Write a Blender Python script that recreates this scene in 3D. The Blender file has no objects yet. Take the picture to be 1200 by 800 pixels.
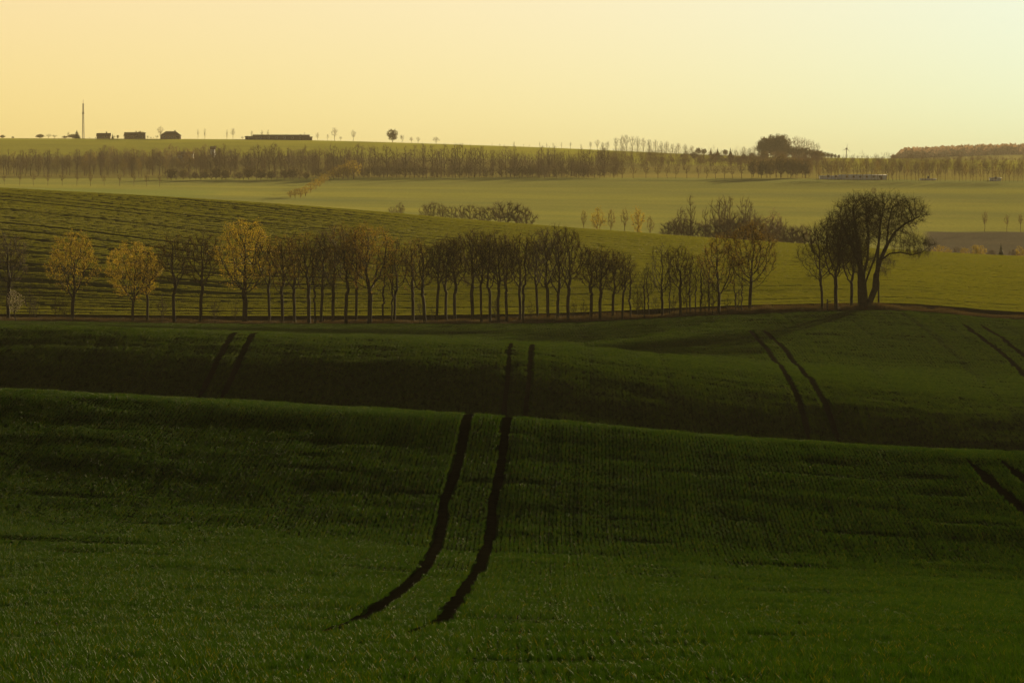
import bpy, math, random
import numpy as np

R = math.radians
F = 1200.0 / (2 * math.tan(R(7.0)))      # picture pixels (1200 wide) per radian-ish
UC, YH = 600.0, 230.0                    # principal column, eye-level row of the photograph
SC = bpy.context.scene
COL = SC.collection
rng = np.random.default_rng(11)
random.seed(11)

# ------------------------------------------------------------------ small helpers
def tag(o, label=None, cat=None, group=None, kind=None):
    if label: o['label'] = label
    if cat: o['category'] = cat
    if group: o['group'] = group
    if kind: o['kind'] = kind
    return o

def mesh_np(name, verts, faces, mat=None, smooth=False):
    """faces: (n,k) array or list of such arrays"""
    if not isinstance(faces, list): faces = [faces]
    me = bpy.data.meshes.new(name)
    v = np.ascontiguousarray(verts, dtype=np.float32)
    me.vertices.add(len(v)); me.vertices.foreach_set('co', v.ravel())
    tot = np.concatenate([np.full(len(f), f.shape[1], np.int32) for f in faces]) if faces else np.zeros(0, np.int32)
    idx = np.concatenate([np.asarray(f, np.int32).ravel() for f in faces]) if faces else np.zeros(0, np.int32)
    me.loops.add(len(idx)); me.loops.foreach_set('vertex_index', idx)
    me.polygons.add(len(tot))
    start = np.concatenate([[0], np.cumsum(tot)[:-1]]).astype(np.int32)
    me.polygons.foreach_set('loop_start', start)
    me.polygons.foreach_set('loop_total', tot)
    if smooth: me.polygons.foreach_set('use_smooth', np.ones(len(tot), bool))
    me.update(calc_edges=True)
    if mat: me.materials.append(mat)
    return me

def put(name, me, parent=None, loc=None):
    o = bpy.data.objects.new(name, me); COL.objects.link(o)
    if parent is not None: o.parent = parent
    if loc is not None: o.location = loc
    return o

def empty(name, loc=(0, 0, 0), rz=0.0):
    o = bpy.data.objects.new(name, None); COL.objects.link(o)
    o.location = loc; o.rotation_euler = (0, 0, rz); o.empty_display_size = .3
    return o

def copy_tree(o, parent=None, loc=None, rz=None, scale=None):
    c = o.copy(); COL.objects.link(c)
    c.parent = parent
    if loc is not None: c.location = loc
    if rz is not None: c.rotation_euler = (0, 0, rz)
    if scale is not None: c.scale = scale
    for ch in list(o.children): copy_tree(ch, c)
    return c

# ------------------------------------------------------------------ terrain
def pchip(xs, ys, xq):
    xs = np.asarray(xs, float); ys = np.asarray(ys, float)
    h = np.diff(xs); d = np.diff(ys) / h
    m = np.zeros(len(xs)); m[0] = d[0]; m[-1] = d[-1]
    for i in range(1, len(xs) - 1):
        if d[i-1] * d[i] > 0:
            w1 = 2*h[i] + h[i-1]; w2 = h[i] + 2*h[i-1]
            m[i] = (w1 + w2) / (w1/d[i-1] + w2/d[i])
    k = np.clip(np.searchsorted(xs, xq, side='right') - 1, 0, len(xs) - 2)
    t = (xq - xs[k]) / h[k]
    return ((1+2*t)*(1-t)**2*ys[k] + t*(1-t)**2*h[k]*m[k] + t*t*(3-2*t)*ys[k+1] + t*t*(t-1)*h[k]*m[k+1])

CU = [-900, 0, 300, 600, 900, 1030, 1200, 2100]
# distance -> picture row of the ground at each control column
PROF = [
    (52,  [800, 800, 800, 800, 800, 800, 800, 800]),
    (95,  [708, 715, 718, 720, 722, 723, 725, 730]),
    (141, [610, 632, 645, 662, 676, 682, 690, 720]),
    (152.5, [580, 606, 622, 642, 658, 665, 673, 710]),
    (181, [460, 498, 514, 533, 553, 563, 572, 610]),
    (193, [420, 458.5, 474, 493, 518, 526, 534, 570]),
    (205, [424, 462, 478, 497, 522, 530, 538, 574]),
    (245, [520, 528, 540, 552, 572, 580, 590, 610]),
    (290, [510, 522, 528, 530, 558, 568, 578, 590]),
    (303, [485, 496, 504, 507, 540, 550, 560, 580]),
    (338, [402, 410, 414, 422, 458, 470, 484, 510]),
    (356, [376, 383.5, 394, 407, 440, 452, 468, 495]),
    (380, [375.5, 383, 391.5, 402, 431, 443, 458, 485]),
    (440, [375, 382.5, 390.5, 401, 421, 429, 439, 460]),
    (515, [375, 380, 384.5, 386.5, 384, 383, 392, 410]),
    (555, [372, 376, 379, 378.5, 366, 362.5, 374, 392]),
    (566, [370, 374, 376.5, 374.5, 363, 361, 372, 390]),
    (575, [367, 371, 373.5, 371.5, 361, 358.5, 369, 387]),
    (650, [280, 304, 330, 334, 333, 334, 347, 365]),
    (730, [225, 258, 285, 302, 311, 315, 326, 345]),
    (820, [195, 233, 254, 276, 293, 299, 310, 330]),
    (900, [183, 220.5, 237.5, 262, 284, 292, 301, 322]),
    (960, [183, 221, 238, 263, 286, 294, 303, 324]),
    (1010,[188, 226, 242, 267, 290, 298, 307, 328]),
    (1150,[238, 256, 268, 283, 301, 309, 316, 330]),
    (1300,[244, 252, 262, 272, 286, 290, 296, 310]),
    (1600,[228, 233, 240, 246, 253, 256, 258, 265]),
    (1900,[216, 219, 222, 224, 227, 228, 229, 232]),
    (2130,[207, 210, 210, 209.5, 210.5, 211.5, 213, 216]),
    (2400,[201, 203, 203, 203, 204, 205, 206, 208]),
    (2750,[180, 182, 182, 186, 195, 198, 198, 200]),
    (3200,[158, 162.5, 164, 172, 184, 186, 188, 190]),
    (3600,[168, 172, 174, 180, 191, 192, 192, 194]),
    (4400,[190, 192, 193, 194, 194, 192, 190, 188]),
    (5300,[192, 194, 196, 196, 192, 187, 181, 180]),
    (6500,[198, 198, 200, 200, 196, 190, 186, 185]),
    (9500,[206, 206, 206, 206, 204, 200, 198, 198]),
]
_D = np.array([-60, 0] + [p[0] for p in PROF], float)
_Z = np.zeros((len(_D), len(CU)))
_Z[0] = 2.5; _Z[1] = -1.72
for i, (d, ys) in enumerate(PROF):
    _Z[i+2] = [-(y - YH) * d / F for y in ys]
DG = np.concatenate([np.linspace(-60, 40, 41)[:-1], np.linspace(40, 1100, 1061)[:-1], np.geomspace(1100, 9500, 500)])
UG = np.linspace(-900, 2100, 241)
_T1 = np.stack([pchip(_D, _Z[:, j], DG) for j in range(len(CU))], 1)
TAB = np.stack([pchip(CU, _T1[i], UG) for i in range(len(DG))], 0)

def sstep(a, b, x):
    t = np.clip((x - a) / (b - a), 0, 1); return t*t*(3 - 2*t)

_gr = np.random.default_rng(5).normal(size=(6, 64))
def vnoise(x, y, seed=0):
    """smooth value noise, about -1..1"""
    x = np.asarray(x, float) + seed*17.3; y = np.asarray(y, float) - seed*9.1
    xi = np.floor(x); yi = np.floor(y); fx = x - xi; fy = y - yi
    fx = fx*fx*(3-2*fx); fy = fy*fy*(3-2*fy)
    def h(a, b):
        v = np.sin(a*127.1 + b*311.7 + seed*74.7) * 43758.5453
        return (v - np.floor(v)) * 2 - 1
    return (h(xi, yi)*(1-fx) + h(xi+1, yi)*fx)*(1-fy) + (h(xi, yi+1)*(1-fx) + h(xi+1, yi+1)*fx)*fy

def hill_w(X, Y):
    """coordinate across the drill lines of the hill field"""
    return Y + 0.75*(X + 60) * sstep(600, 860, Y) + 6*vnoise(X/120, Y/120, 3)

def H(X, Y, detail=True):
    X = np.asarray(X, float); Y = np.asarray(Y, float)
    u = np.clip(UC + F * X / np.maximum(Y, 52), UG[0], UG[-1])
    i = np.clip(np.searchsorted(DG, Y, side='right') - 1, 0, len(DG) - 2)
    t = np.clip((Y - DG[i]) / (DG[i+1] - DG[i]), 0, 1)
    uu = (u - UG[0]) / (UG[1] - UG[0]); j = np.clip(uu.astype(int), 0, len(UG) - 2); s = uu - j
    z = (TAB[i, j]*(1-s) + TAB[i, j+1]*s)*(1-t) + (TAB[i+1, j]*(1-s) + TAB[i+1, j+1]*s)*t
    if detail:
        # road bank below the hill field
        edge = 568.0 + 0.5*vnoise(X/9, Y*0, 2)
        z = z + 0.62*sstep(edge, edge + 0.7, Y) * (1 - sstep(640, 760, Y))
        # shallow road bed in front of the bank
        z = z - 0.25*sstep(560.0, 561.5, Y)*(1 - sstep(edge, edge + .7, Y))
        # drill ridges and wheel ruts across the hill field
        m = sstep(570.5, 574, Y) * (1 - sstep(930, 960, Y))
        w = hill_w(X, Y)
        amp = 0.6 + 0.4*vnoise(X/80, w/9, 7)
        z = z + m * (0.042*amp*np.sin(w*2*np.pi/3.9) + 0.03*vnoise(X/240, w/6.5, 9))
        c = np.mod(w, 15.0)
        for c0 in (5.0, 7.2):
            z = z - m * 0.28*np.exp(-((c - c0)/0.55)**2)
        # gentle unevenness of the near fields
        m2 = sstep(40, 60, Y) * (1 - sstep(540, 556, Y))
        z = z + m2 * (0.05*vnoise(X/5.5, Y/5.5, 4) + 0.035*vnoise(X/2.1, Y/2.1, 6)) * np.where(Y > 280, 1.6, 1.0)
    return z

def world(u, y, d0, d1, n=4000):
    """first ground point between distances d0 and d1 that shows at picture row y in column u"""
    Y = np.linspace(d0, d1, n); X = (u - UC) * Y / F
    yy = YH - F * H(X, Y, False) / Y
    k = np.argmax(yy <= y) if np.any(yy <= y) else int(np.argmin(np.abs(yy - y)))
    return X[k], Y[k]

def ucol(u, Y): return (u - UC) * Y / F
def ground(X, Y, detail=True): return float(H(np.array([X]), np.array([Y]), detail)[0])
def ztop(y, Y): return -(y - YH) * Y / F
# ------------------------------------------------------------------ materials
def mat_new(name):
    m = bpy.data.materials.new(name); m.use_nodes = True
    nt = m.node_tree; nt.nodes.clear()
    out = nt.nodes.new('ShaderNodeOutputMaterial')
    return m, nt, out

def N(nt, typ, **kw):
    n = nt.nodes.new(typ)
    for k, v in kw.items():
        if k in n.inputs.keys(): n.inputs[k].default_value = v
        else: setattr(n, k, v)
    return n

def ramp(nt, fac, stops):
    r = nt.nodes.new('ShaderNodeValToRGB')
    e = r.color_ramp.elements
    while len(e) < len(stops): e.new(.5)
    for i, (p, c) in enumerate(stops):
        e[i].position = p; e[i].color = (*c, 1)
    nt.links.new(fac, r.inputs['Fac']); return r

def leafy_mat(name, stops, trans=0.45, rough=0.5, spec=0.3, tcol=(1.25, 1.1, .55), noise=0.0, dry=None):
    """thin foliage: gloss + translucency, each instance or object of its own tone"""
    m, nt, out = mat_new(name)
    info = N(nt, 'ShaderNodeObjectInfo')
    fac = info.outputs['Random']
    if noise:
        geo = N(nt, 'ShaderNodeNewGeometry')
        nz = N(nt, 'ShaderNodeTexNoise', Scale=noise, Detail=2.0)
        nt.links.new(geo.outputs['Position'], nz.inputs['Vector'])
        mx = N(nt, 'ShaderNodeMath', operation='ADD'); nt.links.new(nz.outputs['Fac'], mx.inputs[0])
        sb = N(nt, 'ShaderNodeMath', operation='MULTIPLY_ADD'); nt.links.new(fac, sb.inputs[0]); sb.inputs[1].default_value = .5; sb.inputs[2].default_value = -.25
        nt.links.new(sb.outputs[0], mx.inputs[1]); fac = mx.outputs[0]
    r = ramp(nt, fac, stops)
    if dry:  # sparse yellow blades, coloured to stand in for backlit glints
        ta = N(nt, 'ShaderNodeAttribute', attribute_name='tone')
        rd = nt.nodes.new('ShaderNodeMath'); rd.operation = 'GREATER_THAN'; rd.inputs[1].default_value = 1 - dry[0]
        nt.links.new(ta.outputs['Fac'], rd.inputs[0])
        dm = N(nt, 'ShaderNodeMix', data_type='RGBA'); nt.links.new(rd.outputs[0], dm.inputs['Factor'])
        nt.links.new(r.outputs['Color'], dm.inputs['A']); dm.inputs['B'].default_value = (*dry[1], 1)
        col = dm.outputs['Result']
    else: col = r.outputs['Color']
    p = N(nt, 'ShaderNodeBsdfPrincipled', Roughness=rough)
    p.inputs['Specular IOR Level'].default_value = spec
    nt.links.new(col, p.inputs['Base Color'])
    t = N(nt, 'ShaderNodeBsdfTranslucent')
    mu = N(nt, 'ShaderNodeMix', data_type='RGBA', blend_type='MULTIPLY')
    mu.inputs['Factor'].default_value = 1.0
    nt.links.new(col, mu.inputs['A']); mu.inputs['B'].default_value = (*tcol, 1)
    nt.links.new(mu.outputs['Result'], t.inputs['Color'])
    s = N(nt, 'ShaderNodeMixShader'); s.inputs[0].default_value = trans
    nt.links.new(p.outputs[0], s.inputs[1]); nt.links.new(t.outputs[0], s.inputs[2])
    nt.links.new(s.outputs[0], out.inputs[0])
    return m

def plain_mat(name, c1, c2, scale=3.0, rough=.85, spec=.2, bump=0.0, obj_coord=True):
    m, nt, out = mat_new(name)
    tc = N(nt, 'ShaderNodeTexCoord')
    nz = N(nt, 'ShaderNodeTexNoise', Scale=scale, Detail=4.0)
    nt.links.new(tc.outputs['Object'], nz.inputs['Vector'])
    r = ramp(nt, nz.outputs['Fac'], [(.3, c1), (.7, c2)])
    p = N(nt, 'ShaderNodeBsdfPrincipled', Roughness=rough)
    p.inputs['Specular IOR Level'].default_value = spec
    nt.links.new(r.outputs['Color'], p.inputs['Base Color'])
    if bump:
        b = N(nt, 'ShaderNodeBump', Strength=bump); nt.links.new(nz.outputs['Fac'], b.inputs['Height'])
        nt.links.new(b.outputs[0], p.inputs['Normal'])
    nt.links.new(p.outputs[0], out.inputs[0])
    return m

def ground_mat():
    m, nt, out = mat_new('crop_fields')
    at = N(nt, 'ShaderNodeAttribute', attribute_name='field')
    geo = N(nt, 'ShaderNodeNewGeometry')
    n1 = N(nt, 'ShaderNodeTexNoise', Scale=0.9, Detail=5.0)
    n2 = N(nt, 'ShaderNodeTexNoise', Scale=0.02, Detail=3.0)
    for n in (n1, n2): nt.links.new(geo.outputs['Position'], n.inputs['Vector'])
    r1 = ramp(nt, n1.outputs['Fac'], [(.3, (.72, .72, .72)), (.7, (1.2, 1.2, 1.2))])
    r2 = ramp(nt, n2.outputs['Fac'], [(.3, (.88, .9, .9)), (.7, (1.12, 1.08, 1.0))])
    a = N(nt, 'ShaderNodeMix', data_type='RGBA', blend_type='MULTIPLY'); a.inputs['Factor'].default_value = 1
    b = N(nt, 'ShaderNodeMix', data_type='RGBA', blend_type='MULTIPLY'); b.inputs['Factor'].default_value = 1
    nt.links.new(at.outputs['Color'], a.inputs['A']); nt.links.new(r1.outputs['Color'], a.inputs['B'])
    nt.links.new(a.outputs['Result'], b.inputs['A']); nt.links.new(r2.outputs['Color'], b.inputs['B'])
    p = N(nt, 'ShaderNodeBsdfPrincipled', Roughness=.9)
    p.inputs['Specular IOR Level'].default_value = 0.0
    nt.links.new(b.outputs['Result'], p.inputs['Base Color'])
    # far crops: the leaf canopy scatters the low sun at grazing angles
    nt.links.new(at.outputs['Alpha'], p.inputs['Sheen Weight']); p.inputs['Sheen Roughness'].default_value = .6
    tn = N(nt, 'ShaderNodeMix', data_type='RGBA', blend_type='MULTIPLY'); tn.inputs['Factor'].default_value = 1
    nt.links.new(b.outputs['Result'], tn.inputs['A']); tn.inputs['B'].default_value = (2.5, 2.6, 2.0, 1)
    nt.links.new(tn.outputs['Result'], p.inputs['Sheen Tint'])
    bp = N(nt, 'ShaderNodeBump', Strength=.5, Distance=.08); nt.links.new(n1.outputs['Fac'], bp.inputs['Height'])
    nt.links.new(bp.outputs[0], p.inputs['Normal'])
    nt.links.new(p.outputs[0], out.inputs[0])
    return m

M = {}
M['ground'] = ground_mat()
M['soil'] = plain_mat('track_soil', (.006, .006, .003), (.014, .012, .006), 2.0, rough=1.0, spec=0.0, bump=.3)
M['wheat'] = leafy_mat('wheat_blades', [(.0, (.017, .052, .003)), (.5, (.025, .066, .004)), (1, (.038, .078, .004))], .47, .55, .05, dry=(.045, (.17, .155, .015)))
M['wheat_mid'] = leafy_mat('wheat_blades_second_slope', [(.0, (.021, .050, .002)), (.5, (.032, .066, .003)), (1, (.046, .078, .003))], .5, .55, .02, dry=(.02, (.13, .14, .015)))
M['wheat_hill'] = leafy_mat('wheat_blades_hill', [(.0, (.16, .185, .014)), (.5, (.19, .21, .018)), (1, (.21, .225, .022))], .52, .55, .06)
M['dry'] = leafy_mat('dry_grass', [(.0, (.07, .045, .018)), (.5, (.12, .075, .03)), (1, (.085, .08, .02))], .35, .6, .2)
M['bark'] = plain_mat('dark_bark', (.022, .015, .009), (.045, .032, .020), 5.0, spec=.1, bump=.4)
M['twig'] = plain_mat('twig_bark', (.022, .014, .007), (.045, .028, .013), 1.2, spec=.1)
M['bud'] = leafy_mat('budding_twigs', [(.0, (.028, .022, .007)), (1, (.045, .034, .010))], .2, .5, .1)
M['leaf_gold'] = leafy_mat('young_gold_leaves', [(.0, (.36, .29, .035)), (1, (.48, .38, .05))], .58, .5, .08, tcol=(1.3, 1.1, .5))
M['leaf_bud'] = leafy_mat('opening_buds', [(.0, (.16, .125, .02)), (1, (.24, .19, .03))], .55, .5, .06)
M['leaf_rust'] = leafy_mat('young_rust_leaves', [(.0, (.22, .155, .025)), (1, (.31, .22, .035))], .58, .5, .08, tcol=(1.3, 1.1, .5))
M['blossom'] = leafy_mat('white_blossom', [(.0, (.55, .47, .30)), (1, (.65, .56, .38))], .4, .6, .2, tcol=(1, 1, .9))
M['willow'] = leafy_mat('willow_buds', [(.0, (.085, .075, .015)), (1, (.11, .09, .018))], .4, .5, .3)
M['far_twig'] = leafy_mat('far_budding_hazed_branches', [(.0, (.20, .145, .088)), (1, (.26, .19, .115))], .55, .7, .05, tcol=(1.15, 1, .85))  # twigs paled in colour to stand in for distant haze
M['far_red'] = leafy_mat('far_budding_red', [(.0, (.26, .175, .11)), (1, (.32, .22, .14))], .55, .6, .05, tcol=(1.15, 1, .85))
M['far_green'] = leafy_mat('far_green_leaves', [(.0, (.20, .165, .06)), (1, (.27, .21, .075))], .55, .6, .05)
M['far_gold'] = leafy_mat('far_gold_leaves', [(.0, (.34, .27, .04)), (1, (.42, .33, .05))], .55, .6, .05)
M['conifer'] = leafy_mat('dark_needles', [(.0, (.022, .034, .014)), (1, (.03, .045, .018))], .15, .7, .2)
M['evergreen'] = leafy_mat('dense_bush_leaves', [(.0, (.12, .09, .05)), (1, (.16, .12, .06))], .45, .7, .05)
M['wall'] = plain_mat('house_plaster', (.20, .15, .11), (.26, .20, .15), .8)
M['roof'] = plain_mat('roof_tiles', (.075, .045, .030), (.11, .065, .045), .9)
M['barn'] = plain_mat('barn_boards', (.060, .050, .040), (.09, .075, .06), .6)
M['white'] = plain_mat('white_cladding', (.62, .66, .72), (.74, .77, .80), .4, rough=.5)
M['glass'] = plain_mat('window_glass', (.02, .022, .025), (.03, .032, .035), 1.0, rough=.1, spec=.6)
M['steel'] = plain_mat('mast_steel', (.16, .14, .13), (.22, .20, .18), .3, rough=.5)
M['red'] = plain_mat('mast_red', (.30, .06, .04), (.36, .08, .05), .3, rough=.5)

# ------------------------------------------------------------------ ground sheet
def field_colour(X, Y):
    u = UC + F*X/np.maximum(Y, 52)
    n = len(X); c = np.zeros((n, 4), np.float32)
    def setc(mask, col, k=None):
        col = np.array(col)
        if k is None: c[mask, :3] = col
        else: c[:, :3] = c[:, :3]*(1 - k[:, None]) + col*k[:, None]
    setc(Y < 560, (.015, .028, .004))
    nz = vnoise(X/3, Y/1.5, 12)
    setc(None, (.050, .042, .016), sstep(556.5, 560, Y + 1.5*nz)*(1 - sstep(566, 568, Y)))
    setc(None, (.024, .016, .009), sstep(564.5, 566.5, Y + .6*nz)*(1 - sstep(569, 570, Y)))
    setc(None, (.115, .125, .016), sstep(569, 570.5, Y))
    # thin stand with soil showing, plus slope shade painted darker, on the hill's left
    thin_shade = sstep(570, 575, Y)*(1 - sstep(930, 960, Y))*(1 - sstep(250, 800, u + 60*vnoise(X/30, Y/60, 14)))
    setc(None, (.034, .036, .009), thin_shade*(.75 + .25*vnoise(X/160, hill_w(X, Y)/2.1, 15)))
    # bare soil in the wheel ruts of the hill field
    cw = np.mod(hill_w(X, Y), 15.0); rut = np.maximum(np.exp(-((cw - 5.0)/.45)**2), np.exp(-((cw - 7.2)/.45)**2))*sstep(572, 576, Y)*(1 - sstep(930, 960, Y))
    setc(None, (.030, .024, .012), rut*.9)
    # far fields in strips of different crops
    far = sstep(1000, 1080, Y)
    setc(None, (.098, .098, .034), far)
    v = .8*vnoise(X/420, Y/75, 21) + .5*vnoise(X/200, Y/34, 22)
    setc(None, (.118, .114, .034), far*sstep(.05, .45, v))
    setc(None, (.082, .086, .036), far*sstep(.15, .6, -v))
    # bluish-green field left of the hedge road
    k = far*(1 - sstep(-140, -118, X + (Y - 1500)*0.028*0))*sstep(1300, 1400, Y)*(1 - sstep(1850, 1900, Y))
    setc(None, (.085, .100, .034), k*.7)
    # ploughed field at the right
    e = 1500 + 9*vnoise(X/40, Y/40, 31)
    k = sstep(1080, 1092, u)*sstep(1060, 1100, Y)*(1 - sstep(-3, 5, Y - (1470 + (X-150)*.35)))
    setc(None, (.088, .074, .066), k)
    c[:, 3] = np.maximum(far*(1 - .75*k), .45*sstep(571, 575, Y)*(1 - thin_shade))
    # valley strip and slopes behind the wood belts
    setc(None, (.10, .085, .030), sstep(2150, 2200, Y)*(1 - sstep(2680, 2760, Y))*(1 - sstep(-60, 40, X)*0))
    setc(None, (.13, .125, .022), sstep(2700, 2760, Y)*(1 - sstep(3700, 3900, Y)))
    setc(None, (.10, .09, .03), sstep(3700, 3900, Y))
    return c

rowsY = np.concatenate([np.arange(-60, 40, 5.), np.arange(40, 545, .8), np.arange(545, 575, .25),
                        np.arange(575, 940, .55), np.arange(940, 1300, 4.), np.geomspace(1300, 9500, 220)])
inner = np.linspace(-1, 1, 301)
outer = np.linspace(0, 1, 19)[1:]**1.6
hw = 0.145*np.maximum(rowsY, 0) + 8
hx = hw + 90 + .45*np.maximum(rowsY, 0)
XX = np.concatenate([-(hw[:, None] + outer[::-1][None]*(hx - hw)[:, None]), inner[None]*hw[:, None],
                     hw[:, None] + outer[None]*(hx - hw)[:, None]], 1)
nr, nc = XX.shape
YY = np.repeat(rowsY[:, None], nc, 1)
ZZ = H(XX.ravel(), YY.ravel())
gv = np.stack([XX.ravel(), YY.ravel(), ZZ], 1)
q = (np.arange(nr-1)[:, None]*nc + np.arange(nc-1)[None]).ravel()
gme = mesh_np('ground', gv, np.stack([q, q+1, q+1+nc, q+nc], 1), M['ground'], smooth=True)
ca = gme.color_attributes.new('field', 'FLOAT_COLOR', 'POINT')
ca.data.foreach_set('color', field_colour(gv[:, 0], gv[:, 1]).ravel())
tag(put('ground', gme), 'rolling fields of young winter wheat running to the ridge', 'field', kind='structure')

# ------------------------------------------------------------------ wheel tracks (tramlines)
TRK = []
def path_world(segs):
    P = []
    for (d0, d1, pts) in segs:
        for (u, y) in pts:
            x, d = world(u, y, d0, d1); P.append((d, x))
    P.sort()
    D = np.array([p[0] for p in P]); Xs = np.array([p[1] for p in P])
    keep = np.concatenate([[True], np.diff(D) > 1.5]); D, Xs = D[keep], Xs[keep]
    return D, Xs
def wheel_track(segs, width, label, ymin=None, ymax=None):
    D, Xs = path_world(segs)
    Yc = np.arange(D[0], D[-1], .5); Xc = pchip(D, Xs, Yc) + .06*vnoise(Yc/6, Yc*0, 8)
    width *= .86
    w = width/2*(1 + .22*vnoise(Yc/1.3, Yc*0, 5))
    # fade in at both ends
    w = w*np.clip((Yc - Yc[0])/(16 if Yc[0] < 100 else 4), .34, 1)*np.clip((Yc[-1] - Yc)/6, .15, 1)
    TRK.append((Yc, Xc, w))
    rows = []
    for t in (-1, -.45, .45, 1):
        X = Xc + t*w
        rows.append(np.stack([X, Yc, H(X, Yc) + (.03 if abs(t) < 1 else .012)], 1))
    n = len(Yc); v = np.concatenate(rows); f = []
    for k in range(3):
        i = np.arange(n-1) + k*n; f.append(np.stack([i, i+n, i+n+1, i+1], 1))
    o = put('wheel_track', mesh_np('wheel_track', v, np.concatenate(f), M['soil'], True))
    tag(o, label, 'wheel track', 'bare wheel tracks through the wheat', 'structure')

NEAR, MID = (52, 193.2), (285, 556)
wheel_track([(*NEAR, [(330, 752), (385, 738), (430, 721), (470, 692), (490, 673), (507, 650), (519, 600), (535, 545), (547, 495)]),
             (*MID, [(590, 495), (594, 450), (600, 402)])], .44, 'left bare wheel track of the central pair running over both slopes')
wheel_track([(*NEAR, [(440, 755), (490, 740), (523, 722), (545, 690), (567, 652), (577, 600), (586, 545), (594, 497)]),
             (*MID, [(616, 495), (619, 450), (624.5, 403)])], .44, 'right bare wheel track of the central pair running over both slopes')
wheel_track([(*MID, [(950, 518), (928, 453), (908, 423), (893, 403), (878, 387)])], .54, 'left wheel track of the pair curving up towards the willow')
wheel_track([(*MID, [(984, 520), (955, 453), (929, 423), (913, 403), (895, 387)])], .54, 'right wheel track of the pair curving up towards the willow')
wheel_track([(*MID, [(232, 469), (253, 427), (287, 391)])], .56, 'left wheel track of the dim pair on the dark left slope')
wheel_track([(*MID, [(258, 471), (277, 430), (310, 391)])], .56, 'right wheel track of the dim pair on the dark left slope')
wheel_track([(*MID, [(1230, 462), (1200, 439), (1167, 408), (1145, 392), (1127, 379)])], .66, 'left wheel track of the pair in the top right corner of the field')
wheel_track([(*MID, [(1240, 445), (1200, 417), (1172, 395), (1148, 380)])], .66, 'right wheel track of the pair in the top right corner of the field')
wheel_track([(*NEAR, [(1215, 611), (1200, 599), (1165, 569), (1131, 535)])], .62, 'left wheel track of the near pair at the right edge')
wheel_track([(*NEAR, [(1230, 585), (1200, 561), (1170, 536.5)])], .62, 'right wheel track of the near pair at the right edge')

def in_track(X, Y, pad):
    m = np.zeros(len(X), bool)
    for (Yc, Xc, w) in TRK:
        xt = np.interp(Y, Yc, Xc, left=1e9, right=1e9)
        sl = np.gradient(Xc, Yc); cs = 1/np.sqrt(1 + np.interp(Y, Yc, sl)**2)
        ww = np.interp(Y, Yc, w)
        m |= np.abs(X - xt)*cs < ww + pad*np.clip(ww/.15, 0, 1)
    return m

# ------------------------------------------------------------------ grass: rows of young wheat (instanced, uncountable)
def blades(n, L, half, hmin, hmax, w, lean, seed, rowjit):
    r = np.random.default_rng(seed)
    x = r.normal(0, rowjit, n); y = r.uniform(-half, half, n)
    a = r.uniform(0, 2*np.pi, n); h = r.uniform(hmin, hmax, n)
    la = r.uniform(0, 2*np.pi, n); ln = r.uniform(.15, 1, n)*lean*h
    dx, dy = np.cos(a)*w/2, np.sin(a)*w/2
    b = np.stack([x, y, np.full(n, -.02)], 1)
    d = np.stack([dx, dy, np.zeros(n)], 1)
    mid = b + np.stack([np.cos(la)*ln*.35, np.sin(la)*ln*.35, h*.6], 1)
    tip = b + np.stack([np.cos(la)*ln, np.sin(la)*ln, h], 1)
    v = np.concatenate([b - d, b + d, mid + d*.9, mid - d*.9, tip])
    i = np.arange(n)
    return v, [np.stack([i, i+n, i+2*n, i+3*n], 1), np.stack([i+3*n, i+2*n, i+4*n], 1)], np.tile(r.random(n), 5)

def blade_mesh(name, B, mat):
    me = mesh_np(name, B[0], B[1], mat)
    a = me.attributes.new('tone', 'FLOAT', 'POINT'); a.data.foreach_set('value', np.ascontiguousarray(B[2], np.float32))
    return me

def scatter(name, label, cat, P, rot, scl, protos, seed=0):
    me = bpy.data.meshes.new(name); me.vertices.add(len(P))
    me.vertices.foreach_set('co', np.ascontiguousarray(P, np.float32).ravel())
    r = np.random.default_rng(seed)
    a = me.attributes.new('rot', 'FLOAT_VECTOR', 'POINT'); a.data.foreach_set('vector', np.ascontiguousarray(rot, np.float32).ravel())
    a = me.attributes.new('scl', 'FLOAT_VECTOR', 'POINT'); a.data.foreach_set('vector', np.ascontiguousarray(scl, np.float32).ravel())
    a = me.attributes.new('pick', 'INT', 'POINT'); a.data.foreach_set('value', r.integers(0, len(protos), len(P)).astype(np.int32))
    col = bpy.data.collections.new(name + '_blades')
    for i, pm in enumerate(protos):
        col.objects.link(bpy.data.objects.new(f'{name}_tuft', pm))
    ng = bpy.data.node_groups.new(name, 'GeometryNodeTree')
    ng.interface.new_socket('Geometry', in_out='INPUT', socket_type='NodeSocketGeometry')
    ng.interface.new_socket('Geometry', in_out='OUTPUT', socket_type='NodeSocketGeometry')
    gi = ng.nodes.new('NodeGroupInput'); go = ng.nodes.new('NodeGroupOutput')
    ip = ng.nodes.new('GeometryNodeInstanceOnPoints'); ci = ng.nodes.new('GeometryNodeCollectionInfo')
    ci.inputs['Collection'].default_value = col
    ci.inputs['Separate Children'].default_value = True; ci.inputs['Reset Children'].default_value = True
    ip.inputs['Pick Instance'].default_value = True
    L = ng.links.new
    for nm, dt, sock in (('rot', 'FLOAT_VECTOR', 'Rotation'), ('scl', 'FLOAT_VECTOR', 'Scale'), ('pick', 'INT', 'Instance Index')):
        na = ng.nodes.new('GeometryNodeInputNamedAttribute'); na.data_type = dt; na.inputs['Name'].default_value = nm
        L(na.outputs['Attribute'], ip.inputs[sock])
    L(gi.outputs[0], ip.inputs['Points']); L(ci.outputs[0], ip.inputs['Instance']); L(ip.outputs[0], go.inputs[0])
    o = put(name, me); md = o.modifiers.new('scatter', 'NODES'); md.node_group = ng
    tag(o, label, cat, kind='stuff')
    return o

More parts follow.
